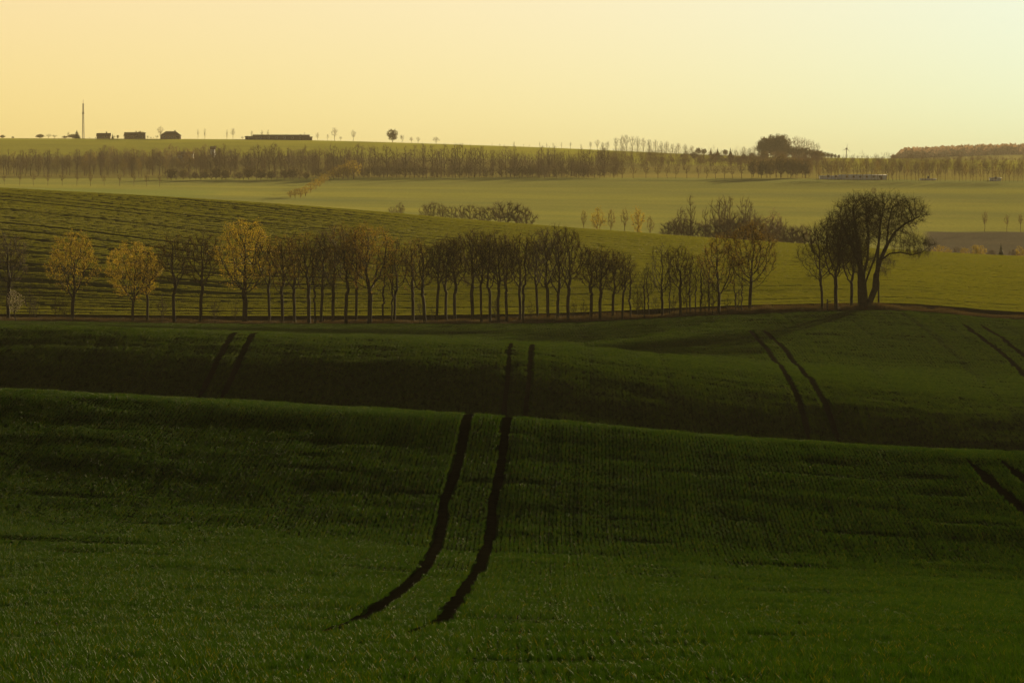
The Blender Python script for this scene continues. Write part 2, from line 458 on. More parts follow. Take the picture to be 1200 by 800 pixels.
def row_field(y0, y1, dy, dc, margin, xc=None, seed=1):
    """points along drill rows that run with the central wheel tracks"""
    r = np.random.default_rng(seed)
    Ys = np.arange(y0, y1, dy); out = []
    T = TRK[0]
    D = T[0]; sm = np.convolve(np.pad(T[1], 20, mode='edge'), np.ones(41)/41, 'valid')
    T2 = TRK[2]
    def fanw(Y): return np.where(Y > 280, (np.interp(Y, T2[0], T2[1]) - np.interp(Y, D, sm))/22.5, 1.0)
    for Y in Ys:
        xm = np.interp(Y, D, sm)
        half = .125*Y + margin
        fw = float(fanw(np.array(Y)))
        c = np.arange(math.floor((-half - xm)/dc/fw), math.ceil((half - xm)/dc/fw))*dc
        x = xm + c*fw + r.normal(0, .12*dc, len(c)); yy = Y + r.uniform(-.5, .5, len(c))*dy
        sl = (np.interp(Y+3, D, sm) - np.interp(Y-3, D, sm))/6 + c*float(fanw(np.array(Y+3.)) - fanw(np.array(Y-3.)))/6
        # shift by the drift of the row inside the jitter
        out.append(np.stack([x + (yy - Y)*sl, yy, sl, c], 1))
    return np.concatenate(out)

def finish(A, hs, seed, pad, jit, scale_hi):
    X, Y, sl, c = A.T
    k = ~in_track(X, Y, pad); X, Y, sl, c = X[k], Y[k], sl[k], c[k]
    r = np.random.default_rng(seed)
    k = r.random(len(X)) > .04; X, Y, sl, c = X[k], Y[k], sl[k], c[k]
    z = H(X, Y); pitch = np.arctan((H(X, Y+.6) - H(X, Y-.6))/1.2); roll = -np.arctan((H(X+.6, Y) - H(X-.6, Y))/1.2)
    flip = r.integers(0, 2, len(X))*np.pi
    rot = np.stack([np.where(flip > 0, -pitch, pitch), np.where(flip > 0, -roll, roll), -np.arctan(sl) + flip + r.normal(0, jit, len(X))], 1)
    s = hs(X, Y, c)*r.uniform(.8, 1.2, len(X))
    scl = np.stack([np.full(len(X), 1.), np.full(len(X), 1.), s], 1)
    return np.stack([X, Y, z], 1), rot, scl

def h_near(X, Y, c):
    s = .92 + .20*vnoise(X/1.7, Y/3.2, 41) + .14*vnoise(X/6, Y/9, 42) + .20*vnoise(c/.33, Y/45, 45) + .16*vnoise(c/1.3, Y/120, 46)
    seam = np.abs(np.mod(c + 1.0, 3.0) - 1.5); s = s - .35*np.exp(-((seam)/.16)**2)*(.5 + .5*vnoise(c/3, Y/30, 47))
    d = vnoise(X/4.5, Y/2.2, 43); s = s - .55*sstep(.55, .8, d)          # trodden hollows
    s = s + .12*(1 - sstep(65, 90, Y))*(.6 + .8*vnoise(X/.9, Y/.9, 44))
    return np.clip(s, .25, 1.8)
A = row_field(44, 204, .36, .16, 15)
P, ro, sc_ = finish(A, h_near, 3, .04, .08, 1)
pr = [blade_mesh('wheat_row', blades(38, 0, .22, .07, .165, .0085, .6, 100+i, .026), M['wheat']) for i in range(8)]
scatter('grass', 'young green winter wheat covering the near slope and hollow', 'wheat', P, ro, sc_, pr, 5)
print('near', len(P))

def h_mid(X, Y, c):
    s = .95 + .14*vnoise(X/2.5, Y/6, 51) + .10*vnoise(X/9, Y/12, 52) + .36*vnoise(c/.8, Y/160, 55) + .28*vnoise(c/2.4, Y/240, 56)
    seam = np.abs(np.mod(c + 1.0, 3.0) - 1.5); s = s - .5*np.exp(-((seam)/.22)**2)*(.5 + .5*vnoise(c/3, Y/60, 57))
    return np.clip(s, .3, 1.6)
A = row_field(286, 551, 1.1, .27, 20)
P, ro, sc_ = finish(A, h_mid, 4, .10, .06, 1)
pr = [blade_mesh('wheat_row', blades(64, 0, .75, .07, .18, .020, .7, 200+i, .07), M['wheat_mid']) for i in range(6)]
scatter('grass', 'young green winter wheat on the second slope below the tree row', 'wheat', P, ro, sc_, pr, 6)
print('mid', len(P))

# hill field: rows follow the curved drill lines
r = np.random.default_rng(8)
Ys = np.arange(569.5, 915, .62); pts = []
for Y in Ys:
    half = .125*Y + 26
    x = np.arange(-half, half, 1.7); pts.append(np.stack([x + r.uniform(-.8, .8, len(x)), Y + r.uniform(-.4, .4, len(x))], 1))
A = np.concatenate(pts); X, Y = A.T
w0 = hill_w(X, Y); e = .5
gx = (hill_w(X+e, Y) - w0)/e; gy = (hill_w(X, Y+e) - w0)/e
ang = np.arctan2(gx, gy)          # row direction is perpendicular to the gradient
c = np.mod(w0, 15.0)
uh = UC + F*X/Y + 60*vnoise(X/30, Y/60, 14)
k = (np.abs(c - 5.0) > .55) & (np.abs(c - 7.2) > .55) & ((r.random(len(X)) > .01 + .12*(1 - sstep(250, 800, uh))) & (vnoise(X/220, w0/1.9, 16) < .25 + .9*sstep(200, 800, uh)))
X, Y, w0, ang = X[k], Y[k], w0[k], ang[k]
s = .9 + .30*vnoise(X/220, w0/1.7, 62) + .10*vnoise(X/60, w0/9, 61)
P = np.stack([X, Y, H(X, Y)], 1)
ro = np.stack([np.zeros(len(X)), np.zeros(len(X)), np.pi/2 - ang + r.normal(0, .05, len(X))], 1)
sc_ = np.stack([np.ones(len(X)), np.ones(len(X)), np.clip(s, .3, 1.5)], 1)
pr = [blade_mesh('wheat_row', blades(80, 0, .95, .08, .17, .036, .5, 300+i, .12), M['wheat_hill']) for i in range(6)]
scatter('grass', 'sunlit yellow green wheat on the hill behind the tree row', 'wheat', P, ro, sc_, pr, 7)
print('hill', len(P))

# dry verge under the trees
n = 5200
Y = r.uniform(553.5, 565, n); X = r.uniform(-.128, .128, n)*Y
s = np.clip(.55 + .5*vnoise(X/5, Y/2, 71), .15, 1.3)*np.where(Y > 561, .45, 1)*(1 + .8*sstep(-5, 5, X)*(1 - sstep(50, 60, X)))
P = np.stack([X, Y, H(X, Y)], 1)
ro = np.stack([np.zeros(n), np.zeros(n), r.uniform(0, 6.3, n)], 1)
sc_ = np.stack([np.ones(n), np.ones(n), s], 1)
pr = [blade_mesh('dry_tuft', blades(70, 0, .5, .15, .75, .02, .5, 400+i, .35), M['dry']) for i in range(5)]
scatter('undergrowth', 'dry brown grass and weeds along the foot of the tree row', 'undergrowth', P, ro, sc_, pr, 9)
# ------------------------------------------------------------------ trees: space colonisation
def colonise(rg, base_pts, attr, step, di, dk, trop=(0, 0, .12), maxit=160, jitter=.18):
    n0 = len(base_pts); cap = 14000
    P = np.zeros((cap, 3)); par = np.full(cap, -1, int); P[:n0] = base_pts
    par[1:n0] = np.arange(n0 - 1); n = n0
    d = np.linalg.norm(attr[:, None] - P[None, :n], axis=2); bi = d.argmin(1); bd = d.min(1)
    trop = np.array(trop); alive = np.ones(len(attr), bool)
    last = {}
    for it in range(maxit):
        act = alive & (bd < di)
        if not act.any(): break
        ids = bi[act]; v = attr[act] - P[ids]; v /= np.linalg.norm(v, axis=1)[:, None] + 1e-9
        uq, inv = np.unique(ids, return_inverse=True)
        s = np.zeros((len(uq), 3)); np.add.at(s, inv, v)
        s /= np.linalg.norm(s, axis=1)[:, None] + 1e-9
        s += trop + rg.normal(0, jitter, s.shape); s /= np.linalg.norm(s, axis=1)[:, None]
        new = P[uq] + s*step
        ok = np.ones(len(uq), bool)
        for k, u in enumerate(uq):           # a node that keeps making the same child is stuck
            c = last.get(u, 0)
            if c >= 3: ok[k] = False; alive[act.nonzero()[0][inv == k]] = False
            last[u] = c + 1
        uq, new = uq[ok], new[ok]
        if n + len(new) > cap: break
        P[n:n+len(new)] = new; par[n:n+len(new)] = uq
        if len(new):
            dd = np.linalg.norm(attr[:, None] - new[None], axis=2); j = dd.argmin(1); dm = dd[np.arange(len(attr)), j]
            b = dm < bd; bd[b] = dm[b]; bi[b] = n + j[b]
        n += len(new); alive &= bd > dk
    return P[:n], par[:n]

def radii(P, par, tip, expo, rbase=None):
    n = len(P); acc = np.zeros(n); kids = np.bincount(par[par >= 0], minlength=n)
    acc[kids == 0] = tip**expo
    for i in range(n-1, 0, -1):
        if par[i] >= 0: acc[par[i]] += acc[i]
    r = acc**(1/expo)
    if rbase:
        k = rbase/r[0]
        f = np.clip(r/r[0], 0, 1); r = r*(1 + (k - 1)*f**.5)
    return np.maximum(r, tip), kids

def tubes(P, par, r, sel, sides):
    """tapered tube for every selected edge, rings shared in direction"""
    e = np.nonzero(sel & (par >= 0))[0]
    if not len(e): return np.zeros((0, 3)), np.zeros((0, 4), int)
    D = np.zeros_like(P); m = par >= 0
    D[m] = P[m] - P[par[m]]; D[~m] = (0, 0, 1); D /= np.linalg.norm(D, axis=1)[:, None] + 1e-9
    ref = np.where(np.abs(D[:, :1]) > .9, np.array([[0, 1, 0]]), np.array([[1, 0, 0]]))
    A = np.cross(D, ref); A /= np.linalg.norm(A, axis=1)[:, None] + 1e-9; B = np.cross(D, A)
    t = np.arange(sides)*2*np.pi/sides
    ring = lambda i, rr: P[i][:, None] + (A[i][:, None]*np.cos(t)[None, :, None] + B[i][:, None]*np.sin(t)[None, :, None])*rr[:, None, None]
    b = ring(par[e], np.minimum(r[par[e]], r[e]*1.25 + .004)); c = ring(e, r[e])
    v = np.concatenate([b, c], 1).reshape(-1, 3); o = (np.arange(len(e))*2*sides)[:, None]
    k = np.arange(sides)[None]; k2 = (np.arange(sides) + 1) % sides
    f = np.stack([o + k, o + k2, o + sides + k2, o + sides + k], 2).reshape(-1, 4)
    return v, f

def spikes(p, d, L, w):
    """slender twigs: three-sided needles"""
    d = d/ (np.linalg.norm(d, axis=1)[:, None] + 1e-9)
    ref = np.where(np.abs(d[:, :1]) > .9, np.array([[0, 1, 0]]), np.array([[1, 0, 0]]))
    a = np.cross(d, ref); a /= np.linalg.norm(a, axis=1)[:, None] + 1e-9; b = np.cross(d, a)
    n = len(p); w = np.broadcast_to(w, n)[:, None]
    v = np.stack([p + a*w, p + (-.5*a + .87*b)*w, p + (-.5*a - .87*b)*w, p + d*L[:, None]], 1).reshape(-1, 3)
    o = (np.arange(n)*4)[:, None]
    f = np.concatenate([o + np.array([[0, 1, 3]]), o + np.array([[1, 2, 3]]), o + np.array([[2, 0, 3]])])
    return v, f

def leaf_quads(rg, c, size):
    n = len(c); a = rg.normal(size=(n, 3)); a /= np.linalg.norm(a, axis=1)[:, None]
    b = np.cross(a, rg.normal(size=(n, 3))); b /= np.linalg.norm(b, axis=1)[:, None]
    s = size*rg.uniform(.6, 1.3, n)[:, None]
    v = np.stack([c - a*s*.5, c + b*s*.32, c + a*s*.5, c - b*s*.32], 1).reshape(-1, 3)
    o = (np.arange(n)*4)[:, None]
    return v, o + np.arange(4)[None]

def ell(rg, n, c, rad, inner=.25):
    v = rg.normal(size=(n, 3)); v /= np.linalg.norm(v, axis=1)[:, None]
    return np.array(c) + v*np.array(rad)*(inner + (1 - inner)*rg.random(n)**.45)[:, None]

def grow_twigs(rg, P, par, r, kids, rmax, per, L, w, up, spread):
    D = np.zeros_like(P); m = par >= 0; D[m] = P[m] - P[par[m]]; D /= np.linalg.norm(D, axis=1)[:, None] + 1e-9
    thin = np.nonzero(m & (r < rmax))[0]
    i = np.repeat(thin, per)
    t = rg.random(len(i))[:, None]
    p = P[i]*t + P[par[i]]*(1 - t)
    d = D[i] + rg.normal(0, spread, (len(i), 3)) + np.array([0, 0, up])
    return p, d/np.linalg.norm(d, axis=1)[:, None], rg.uniform(L[0], L[1], len(i))

def make_tree(seed, Ht, hb, rx, trunk_r, natt=420, step=.34, tw=(3, (.35, .95), .010), leaf=None, up=.55, lean=0., fork=False, bud=None, rtop=1.0, att=None, base=None, tip=.013, expo=2.35, name='tree', matT='bark', matC='twig', thick=.03, di=5.0, spread=.55):
    """returns dict of meshes: trunk (stem and limbs), crown (twigs), foliage"""
    rg = np.random.default_rng(seed)
    if base is None:
        zt = np.arange(0, hb*.86, step)
        wob = np.cumsum(rg.normal(0, .012, (len(zt), 2)), 0)
        base = np.stack([wob[:, 0] + lean*zt, wob[:, 1], zt - .15], 1)
    if att is None:
        cz = (hb + Ht)/2
        a = ell(rg, natt, (lean*cz, 0, cz), (rx, rx, (Ht - hb)/2*1.0), .2)
        lo = (a[:, 2] - hb)/(Ht - hb)
        k = rg.random(len(a)) < np.clip(.35 + 1.1*lo, 0, 1); a = a[k]
        # uneven outline
        ang = np.arctan2(a[:, 1], a[:, 0]); a[:, :2] *= (1 + .22*np.sin(ang*2 + seed) * np.sin(a[:, 2]*1.3 + seed*2))[:, None]
        att = a
    P, par = colonise(rg, base, att, step, di, step*1.25, trop=(0, 0, .22), jitter=.22)
    r, kids = radii(P, par, tip, expo, trunk_r)
    r[:3] *= np.array([1.35, 1.15, 1.05])
    parts = {}
    vs, fs, off = [], [], 0
    for lo, hi, sd in ((.07, 9, 8), (thick, .07, 5)):
        v, f = tubes(P, par, r, (r >= lo) & (r < hi), sd); vs.append(v); fs.append(f + off); off += len(v)
    parts['trunk'] = mesh_np(name + '_trunk', np.concatenate(vs), np.concatenate(fs), M[matT], True)
    v1, f1 = tubes(P, par, r, r < thick, 3)
    p, d, L = grow_twigs(rg, P, par, r, kids, .03, tw[0], tw[1], tw[2], up, spread)
    v2, f2 = spikes(p, d, L, tw[2])
    # second order side twigs
    q = p + d*(L*rg.uniform(.3, .7, len(L)))[:, None]; d2 = d + rg.normal(0, .6, d.shape) + np.array([0, 0, .3*up])
    v3, f3 = spikes(q, d2, L*.55, tw[2]*.8)
    o = len(v1); o2 = o + len(v2)
    parts['crown'] = mesh_np(name + '_crown', np.concatenate([v1, v2, v3]), [f1, np.concatenate([f2 + o, f3 + o2])], M[matC])
    if leaf:
        mat, per, size, top = leaf
        tipsP = np.concatenate([p + d*(L*t)[:, None] for t in (.35, .7, 1.0)])
        if per < 1: tipsP = tipsP[rg.random(len(tipsP)) < per]; per = 1
        c = np.repeat(tipsP, per, 0) + rg.normal(0, size*.9, (len(tipsP)*per, 3))
        h = (c[:, 2] - hb)/(Ht - hb)
        k = rg.random(len(c)) < np.clip(1 - top + top*1.25*h, .08, 1); c = c[k]
        v, f = leaf_quads(rg, c, size)
        parts['foliage'] = mesh_np(name + '_foliage', v, f, M[mat])
    return parts

PROTO = {}
def tree_thing(kind_name, parts, cat='tree'):
    e = empty(kind_name)
    e['category'] = cat
    put('trunk', parts['trunk'], e)
    c = put('crown', parts['crown'], e)
    if 'foliage' in parts: put('foliage', parts['foliage'], c)
    return e

def plant(proto, used, X, Y, rz, s, sink=.1):
    loc = (X, Y, ground(X, Y) - sink)
    if id(proto) not in used:
        used.add(id(proto)); o = proto; o.location = loc; o.rotation_euler = (0, 0, rz); o.scale = s
    else: o = copy_tree(proto, None, loc, rz, s)
    return o
USED = set()

# --- prototypes of the roadside row (12 m nominal height)
bare = [make_tree(20 + i, 12.0, hb, rx, tr, natt=int(na*1.35), up=.8, spread=.45, tw=(5, (.35, 1.0), .013), leaf=('leaf_bud', .8, .075, .6), lean=(-.04, .03, .0, .05, -.02, .02, -.05)[i]) for i, (hb, rx, tr, na) in enumerate([
    (4.6, 2.3, .19, 420), (4.9, 2.0, .17, 380), (4.2, 2.5, .20, 460), (5.2, 1.9, .16, 340), (4.4, 2.2, .18, 420), (5.0, 2.4, .19, 430), (4.0, 2.6, .21, 470)])]
wide = [make_tree(40 + i, 12.0, 3.4, rx, tr, natt=560, tw=(3, (.35, 1.0), .011), lean=.02*i) for i, (rx, tr) in enumerate([(3.1, .23), (2.9, .22)])]
rust = [make_tree(50 + i, 12.0, 4.0, 2.3, .19, natt=430, leaf=('leaf_rust', 2, .085, .5), tw=(3, (.3, .9), .011)) for i in range(2)]
gold = [make_tree(60, 12.0, 3.3, 3.75, .30, natt=900, leaf=('leaf_gold', 2, .115, .35), tw=(3, (.3, .8), .012)),
        make_tree(61, 12.0, 3.5, 3.55, .24, natt=700, leaf=('leaf_gold', 2, .11, .55), tw=(3, (.3, .8), .011)),
        make_tree(62, 12.0, 3.0, 4.6, .22, natt=760, leaf=('leaf_gold', 2, .12, .1), tw=(3, (.3, .8), .010)),
        make_tree(63, 12.0, 3.2, 3.2, .26, natt=760, leaf=('leaf_rust', 2, .11, .6), tw=(3, (.3, .8), .011))]
sprout = [make_tree(70 + i, 12.0, 2.9, rx, .24, natt=620, leaf=('leaf_rust', 1, .10, .9), tw=(5, (.35, 1.1), .013), lean=.03) for i, rx in enumerate([3.9, 3.2])]
thin = [make_tree(80 + i, 12.0, 3.6, 1.25, .11, natt=170, tw=(3, (.3, .9), .011)) for i in range(3)]
PR = {k: [tree_thing(nm, p) for p in ps] for k, nm, ps in (('bare', 'bare_tree', bare), ('wide', 'bare_tree', wide), ('rust', 'budding_tree', rust),
      ('gold', 'golden_tree', gold), ('sprout', 'budding_tree', sprout), ('thin', 'sapling_tree', thin))}

ORD = ('first second third fourth fifth sixth seventh eighth ninth tenth eleventh twelfth thirteenth fourteenth fifteenth sixteenth seventeenth eighteenth '
       'nineteenth twentieth').split()
TENS = {20: 'twenty', 30: 'thirty', 40: 'forty', 50: 'fifty', 60: 'sixty', 70: 'seventy'}
def ordinal(n):
    if n <= 20: return ORD[n-1]
    t = n//10*10
    return {30: 'thirtieth', 40: 'fortieth', 50: 'fiftieth', 60: 'sixtieth'}[n] if n == t else TENS[t] + '-' + ORD[n-t-1]

# column, crown top row, kind, variant (None: in turn), width factor
ROW = [(9.5, 268, 'bare', 2, 1.05), (85, 267, 'gold', 1, 1.0), (156, 279, 'gold', 2, .95), (172.5, 291, 'bare', 1, .9), (204, 273, 'bare', 5, 1.0), (235, 266, 'bare', 0, 1.05),
       (287, 252, 'gold', 0, 1.0), (316, 277, 'bare', 3, 1.0), (331, 272, 'rust', 0, .95), (345, 270, 'bare', 4, .95), (362, 268, 'rust', 1, 1.0), (369, 274, 'thin', 0, 1.1),
       (376, 268, 'bare', 6, .8), (390, 259, 'bare', 2, .95), (405.6, 257, 'rust', 0, 1.05), (417, 264, 'bare', 5, .8), (433, 257, 'gold', 3, 1.0), (449, 284, 'thin', 1, 1.1),
       (459, 288, 'thin', 2, 1.0), (462.5, 278, 'bare', 1, .9), (484, 276, 'rust', 1, .95), (498, 277, 'bare', 0, .95), (511, 279, 'bare', 3, 1.0), (522.6, 274, 'bare', 4, .9),
       (533, 272, 'bare', 5, 1.0), (554, 264, 'bare', 6, 1.0), (564, 268, 'bare', 3, .9), (574, 270, 'bare', 1, 1.0), (583.6, 266, 'bare', 2, .9), (594, 274, 'bare', 0, .9),
       (609.6, 269, 'bare', 4, .95), (613.2, 272, 'thin', 0, 1.3), (630, 268, 'bare', 1, .95), (642, 262, 'bare', 6, .9), (654, 258, 'wide', 0, .8), (665.5, 262, 'bare', 2, .95),
       (692, 288, 'bare', 5, 1.05), (703, 284, 'bare', 0, 1.05), (718, 289, 'bare', 6, .9), (728.5, 293, 'bare', 3, .9), (739, 302, 'thin', 1, 1.2), (755, 308, 'thin', 2, 1.0),
       (760, 306, 'thin', 0, .9), (776, 280, 'wide', 1, .95), (785, 305, 'thin', 1, .8), (797.5, 284, 'bare', 4, 1.05), (809, 294, 'thin', 2, 1.1), (815, 300, 'thin', 0, .9),
       (821, 290, 'thin', 1, 1.1), (831, 300, 'thin', 2, 1.0), (842, 272, 'sprout', 1, 1.0), (862, 310, 'thin', 0, .9), (869, 306, 'thin', 1, .8), (878, 256, 'sprout', 0, 1.0)]
SPECIAL = {287: 'largest golden leafed tree with a broad rounded crown, taller than its bare neighbours',
           85: 'round golden leafed tree alone on the left, with open ground on both sides',
           156: 'low spreading tree with bright yellow leaves and long side limbs, before two bare trees',
           433: 'tall tree with orange gold leaves on its pointed crown among bare trees',
           878: 'big budding tree with wide limbs at the right end of the long row',
           842: 'broad budding tree with brownish leaf tips, next to the last tree of the row',
           776: 'wide vase shaped bare tree standing in a gap among thin saplings'}
DESC = {'bare': 'slim dark tree with barely budding twigs', 'wide': 'broad dark leafless tree', 'rust': 'slim tree with sparse rusty young leaves', 'thin': 'very thin leafless sapling', 'gold': 'golden leafed tree', 'sprout': 'budding tree'}
cnt = {}
rr = np.random.default_rng(77)
YR = 556.0
for i, (u, top, kind, var, wf) in enumerate(ROW):
    Y = YR + float(rr.uniform(-2.2, 2.2)); X = ucol(u, Y)
    hgt = ztop(top, Y) - ground(X, Y)
    vs = PR[kind]; pr_ = vs[var % len(vs)]
    s = hgt/12.0/1.03
    wxy = s*wf if kind in ('gold', 'sprout', 'wide') else wf*1.14*(.55 + .45*s)
    o = plant(pr_, USED, X, Y, float(rr.uniform(0, 6.28)) if kind not in ('gold', 'sprout') else float(rr.uniform(-.3, .3)), (wxy*float(rr.uniform(.94, 1.06)), wxy, s))
    cnt[kind] = cnt.get(kind, 0) + 1
    o['label'] = SPECIAL.get(int(u), f'{DESC[kind]} in the long row, {ordinal(cnt[kind])} such from the left')
    o['group'] = 'trees of the long row along the road'

# --- blossoming bush and brush at the left end of the row, low saplings between the trunks
bl = make_tree(90, 3.4, .5, 1.0, .07, natt=150, step=.2, leaf=('blossom', 1, .10, .3), tw=(3, (.2, .5), .008), thick=.02)
b0 = tree_thing('blossoming_bush', bl, 'bush')
Y = 553.0; X = ucol(18, Y); o = plant(b0, USED, X, Y, 0, (1.05, 1.05, 1.25)); o['label'] = 'small white blossoming bush beside the leftmost bare tree'
shrubs = [make_tree(92 + i, 3.0, .3, .8, .04, natt=120, step=.2, tw=(3, (.25, .6), .009), thick=.02, base=None) for i in range(2)]
S0 = [tree_thing('bare_sapling', p, 'sapling') for p in shrubs]
SAP = [(35, 338), (41, 350), (66, 345), (74, 350), (190, 345), (252, 350), (276, 354), (492, 352), (506, 358), (581, 348), (622, 352), (672, 352), (684, 350), (747, 335), (750, 345), (768, 345), (790, 338), (805, 322), (826, 330), (835, 326), (853, 345), (866, 338)]
for i, (u, top) in enumerate(SAP):
    Y = 555 + float(rr.uniform(-3, 3)); X = ucol(u, Y); hgt = ztop(top, Y) - ground(X, Y)
    s = hgt/3.0
    o = plant(S0[i % 2], USED, X, Y, float(rr.uniform(0, 6)), (max(.6, s*.8), max(.6, s*.8), s))
    o['label'] = f'low leafless brush sapling at the foot of the row, {ordinal(i+1)} sapling from the left'
    o['group'] = 'brush saplings under the tree row'

# --- the old willow and the trees beside it, right of the row
YW = 556.0
def wpt(px, py, dy=0.0):
    """metres in the willow's own frame from a picture point at the willow's distance"""
    return np.array([(px - 1011)/F*YW, dy, (362.5 - py)/F*YW])
def limb(pts, step):
    out = [pts[0]]
    for a, b in zip(pts[:-1], pts[1:]):
        n = max(1, int(np.linalg.norm(b - a)/step))
        out += [a + (b - a)*(k+1)/n for k in range(n)]
    return out
def join_limbs(limbs, step):
    P, par = [], []
    for li, (src, pts) in enumerate(limbs):
        q = limb(pts, step)
        if src is None: st = -1
        else:
            st = int(np.argmin(np.linalg.norm(np.array(P) - pts[0], axis=1))); q = q[1:]
        for p in q:
            P.append(p); par.append(st); st = len(P) - 1
    return np.array(P), np.array(par)

def grow_on(seed, limbs, att, step, roots, tip, expo, tw, up, name, matC, di=3.2, leaf=None, thick=.045, spread=.6, droop=None, trunk_r=None):
    rg = np.random.default_rng(seed)
    P0, par0 = join_limbs(limbs, step)
    n0 = len(P0)
    P, par = colonise(rg, P0, att, step, di, step*1.2, trop=(0, 0, .16))
    par[:n0] = par0
    n = len(P); acc = np.zeros(n); kids = np.bincount(par[par >= 0], minlength=n); acc[kids == 0] = tip**expo
    for i in range(n-1, 0, -1):
        if par[i] >= 0: acc[par[i]] += acc[i]
    r = np.maximum(acc**(1/expo), tip)
    if trunk_r:
        f = r/r[0]; r = r*(1 + (trunk_r/r[0] - 1)*np.clip(f, 0, 1)**1.5)
    vs, fs, off = [], [], 0
    for lo, hi, sd in ((.09, 9, 10), (thick, .09, 5)):
        v, f = tubes(P, par, r, (r >= lo) & (r < hi), sd); vs.append(v); fs.append(f + off); off += len(v)
    parts = {'trunk': mesh_np(name + '_trunk', np.concatenate(vs), np.concatenate(fs), M['bark'], True)}
    v1, f1 = tubes(P, par, r, r < thick, 3)
    p, d, L = grow_twigs(rg, P, par, r, kids, .04, tw[0], tw[1], tw[2], up, spread)
    if droop is not None:
        k = droop(p); d[k] = d[k]*.5 + np.array([0, 0, -1.0]); d /= np.linalg.norm(d, axis=1)[:, None]
    v2, f2 = spikes(p, d, L, tw[2])
    q = p + d*(L*rg.uniform(.3, .7, len(L)))[:, None]; d2 = d + rg.normal(0, .55, d.shape)
    v3, f3 = spikes(q, d2, L*.6, tw[2]*.85)
    o = len(v1); o2 = o + len(v2)
    parts['crown'] = mesh_np(name + '_crown', np.concatenate([v1, v2, v3]), [f1, np.concatenate([f2 + o, f3 + o2])], M[matC])
    if leaf:
        c = np.concatenate([p + d*(L*t)[:, None] for t in (.5, .95)]); c += rg.normal(0, .06, c.shape)
        v, f = leaf_quads(rg, c[rg.random(len(c)) < leaf[1]], leaf[2]); parts['foliage'] = mesh_np(name + '_foliage', v, f, M[leaf[0]])
    return parts

w = wpt
rg = np.random.default_rng(123)
LA = [(None, [w(1011, 366), w(1011, 350), w(1010, 330), w(1009, 318)]),
      (0, [w(1009, 318), w(1003, 300, -1), w(993, 278, -1.5), w(985, 258, -1)]),
      (0, [w(1009, 318), w(1008, 295, 1), w(1004, 270, 1.5), w(1000, 245, 1)]),
      (0, [w(1010, 330), w(1018, 305, 2), w(1020, 280, 2.5), w(1016, 250, 2)]),
      (0, [w(1011, 340), w(1017, 320, -1.5), w(1024, 300, -2.4), w(1030, 272, -3)])]
LB = [(None, [w(1016, 366), w(1020, 352), w(1025.5, 338), w(1027, 322)]),
      (0, [w(1027, 322), w(1031, 306), w(1040, 288, 1), w(1050, 272, 1.5), w(1062, 262, 1), w(1078, 254, .6)]),   # upper right limb
      (0, [w(1031, 306), w(1042, 297, -1), w(1054, 295.5, -1.6), w(1067, 298.5, -1.8), w(1078, 296, -1.8), w(1090, 287, -1.8)]),   # low limb reaching right
      (0, [w(1027, 322), w(1028, 300, -1), w(1030, 270, -1), w(1034, 245, -.5)]),
      (0, [w(1040, 288, 1), w(1042, 265, 1.5), w(1046, 245, 1.5)])]
px = YW/F
def att_px(n, cx, cy, rx, ry, dep, inner=.2): return ell(rg, n, w(cx, cy), (rx*px, dep, ry*px), inner)
attA = np.concatenate([att_px(640, 1000, 268, 28, 39, 4.2), att_px(420, 985, 278, 22, 36, 3.6), att_px(420, 1012, 250, 26, 25, 3.8), att_px(140, 1003, 306, 26, 16, 3.2)])
attB = np.concatenate([att_px(540, 1038, 253, 34, 29, 3.8), att_px(430, 1062, 250, 27, 19, 2.8), att_px(240, 1076, 288, 22, 11, 2.0, .1), att_px(200, 1052, 278, 24, 15, 2.4), att_px(45, 1038, 308, 15, 13, 1.8)])
attB = attB[~((attB[:, 0] > w(1052, 0)[0]) & (attB[:, 2] < w(0, 301)[2]))]
PA = grow_on(201, LA, attA, .31, None, .013, 2.85, (4, (.5, 1.4), .013), .5, 'willow', 'bud', trunk_r=.68, leaf=('willow', .35, .10))
PB = grow_on(202, LB, attB, .31, None, .013, 2.85, (4, (.5, 1.4), .013), .35, 'willow', 'bud', trunk_r=.42, leaf=('willow', .35, .10),
             droop=lambda p: (p[:, 2] < w(0, 290)[2]) & (p[:, 0] > w(1030, 0)[0]) & (np.random.default_rng(4).random(len(p)) < .6))
wl = empty('willow_tree', (ucol(1011, YW), YW, ground(ucol(1011, YW), YW)))
tag(wl, 'big old willow with two stout trunks and a long low limb reaching right', 'tree', 'trees of the clump right of the row')
for P_ in (PA, PB):
    put('trunk', P_['trunk'], wl); c = put('crown', P_['crown'], wl); put('foliage', P_['foliage'], c)
CL = [(963.5, 255, 'side', 'bare tree with low fanning limbs at the left edge of the willow clump'), (980, 243, 'tall', 'tall dense dark tree with a swept trunk beside the willow'), (997.5, 250, 'tall2', 'straight dark trunked tree tight against the left of the willow'),
      (1029.5, 285, 'pole', 'thin straight young tree just right of the leaning willow trunk')]
side = make_tree(210, 12.0, 3.4, 3.6, .17, natt=560, tw=(4, (.4, 1.1), .011), up=.35)
tall = make_tree(211, 13.0, 3.9, 3.6, .24, natt=950, tw=(5, (.4, 1.1), .012), lean=-.02)
tall2 = make_tree(212, 13.0, 4.2, 3.0, .20, natt=800, tw=(5, (.4, 1.1), .012))
pole = make_tree(213, 9.0, 4.8, .7, .12, natt=100, tw=(1, (.3, .9), .010))
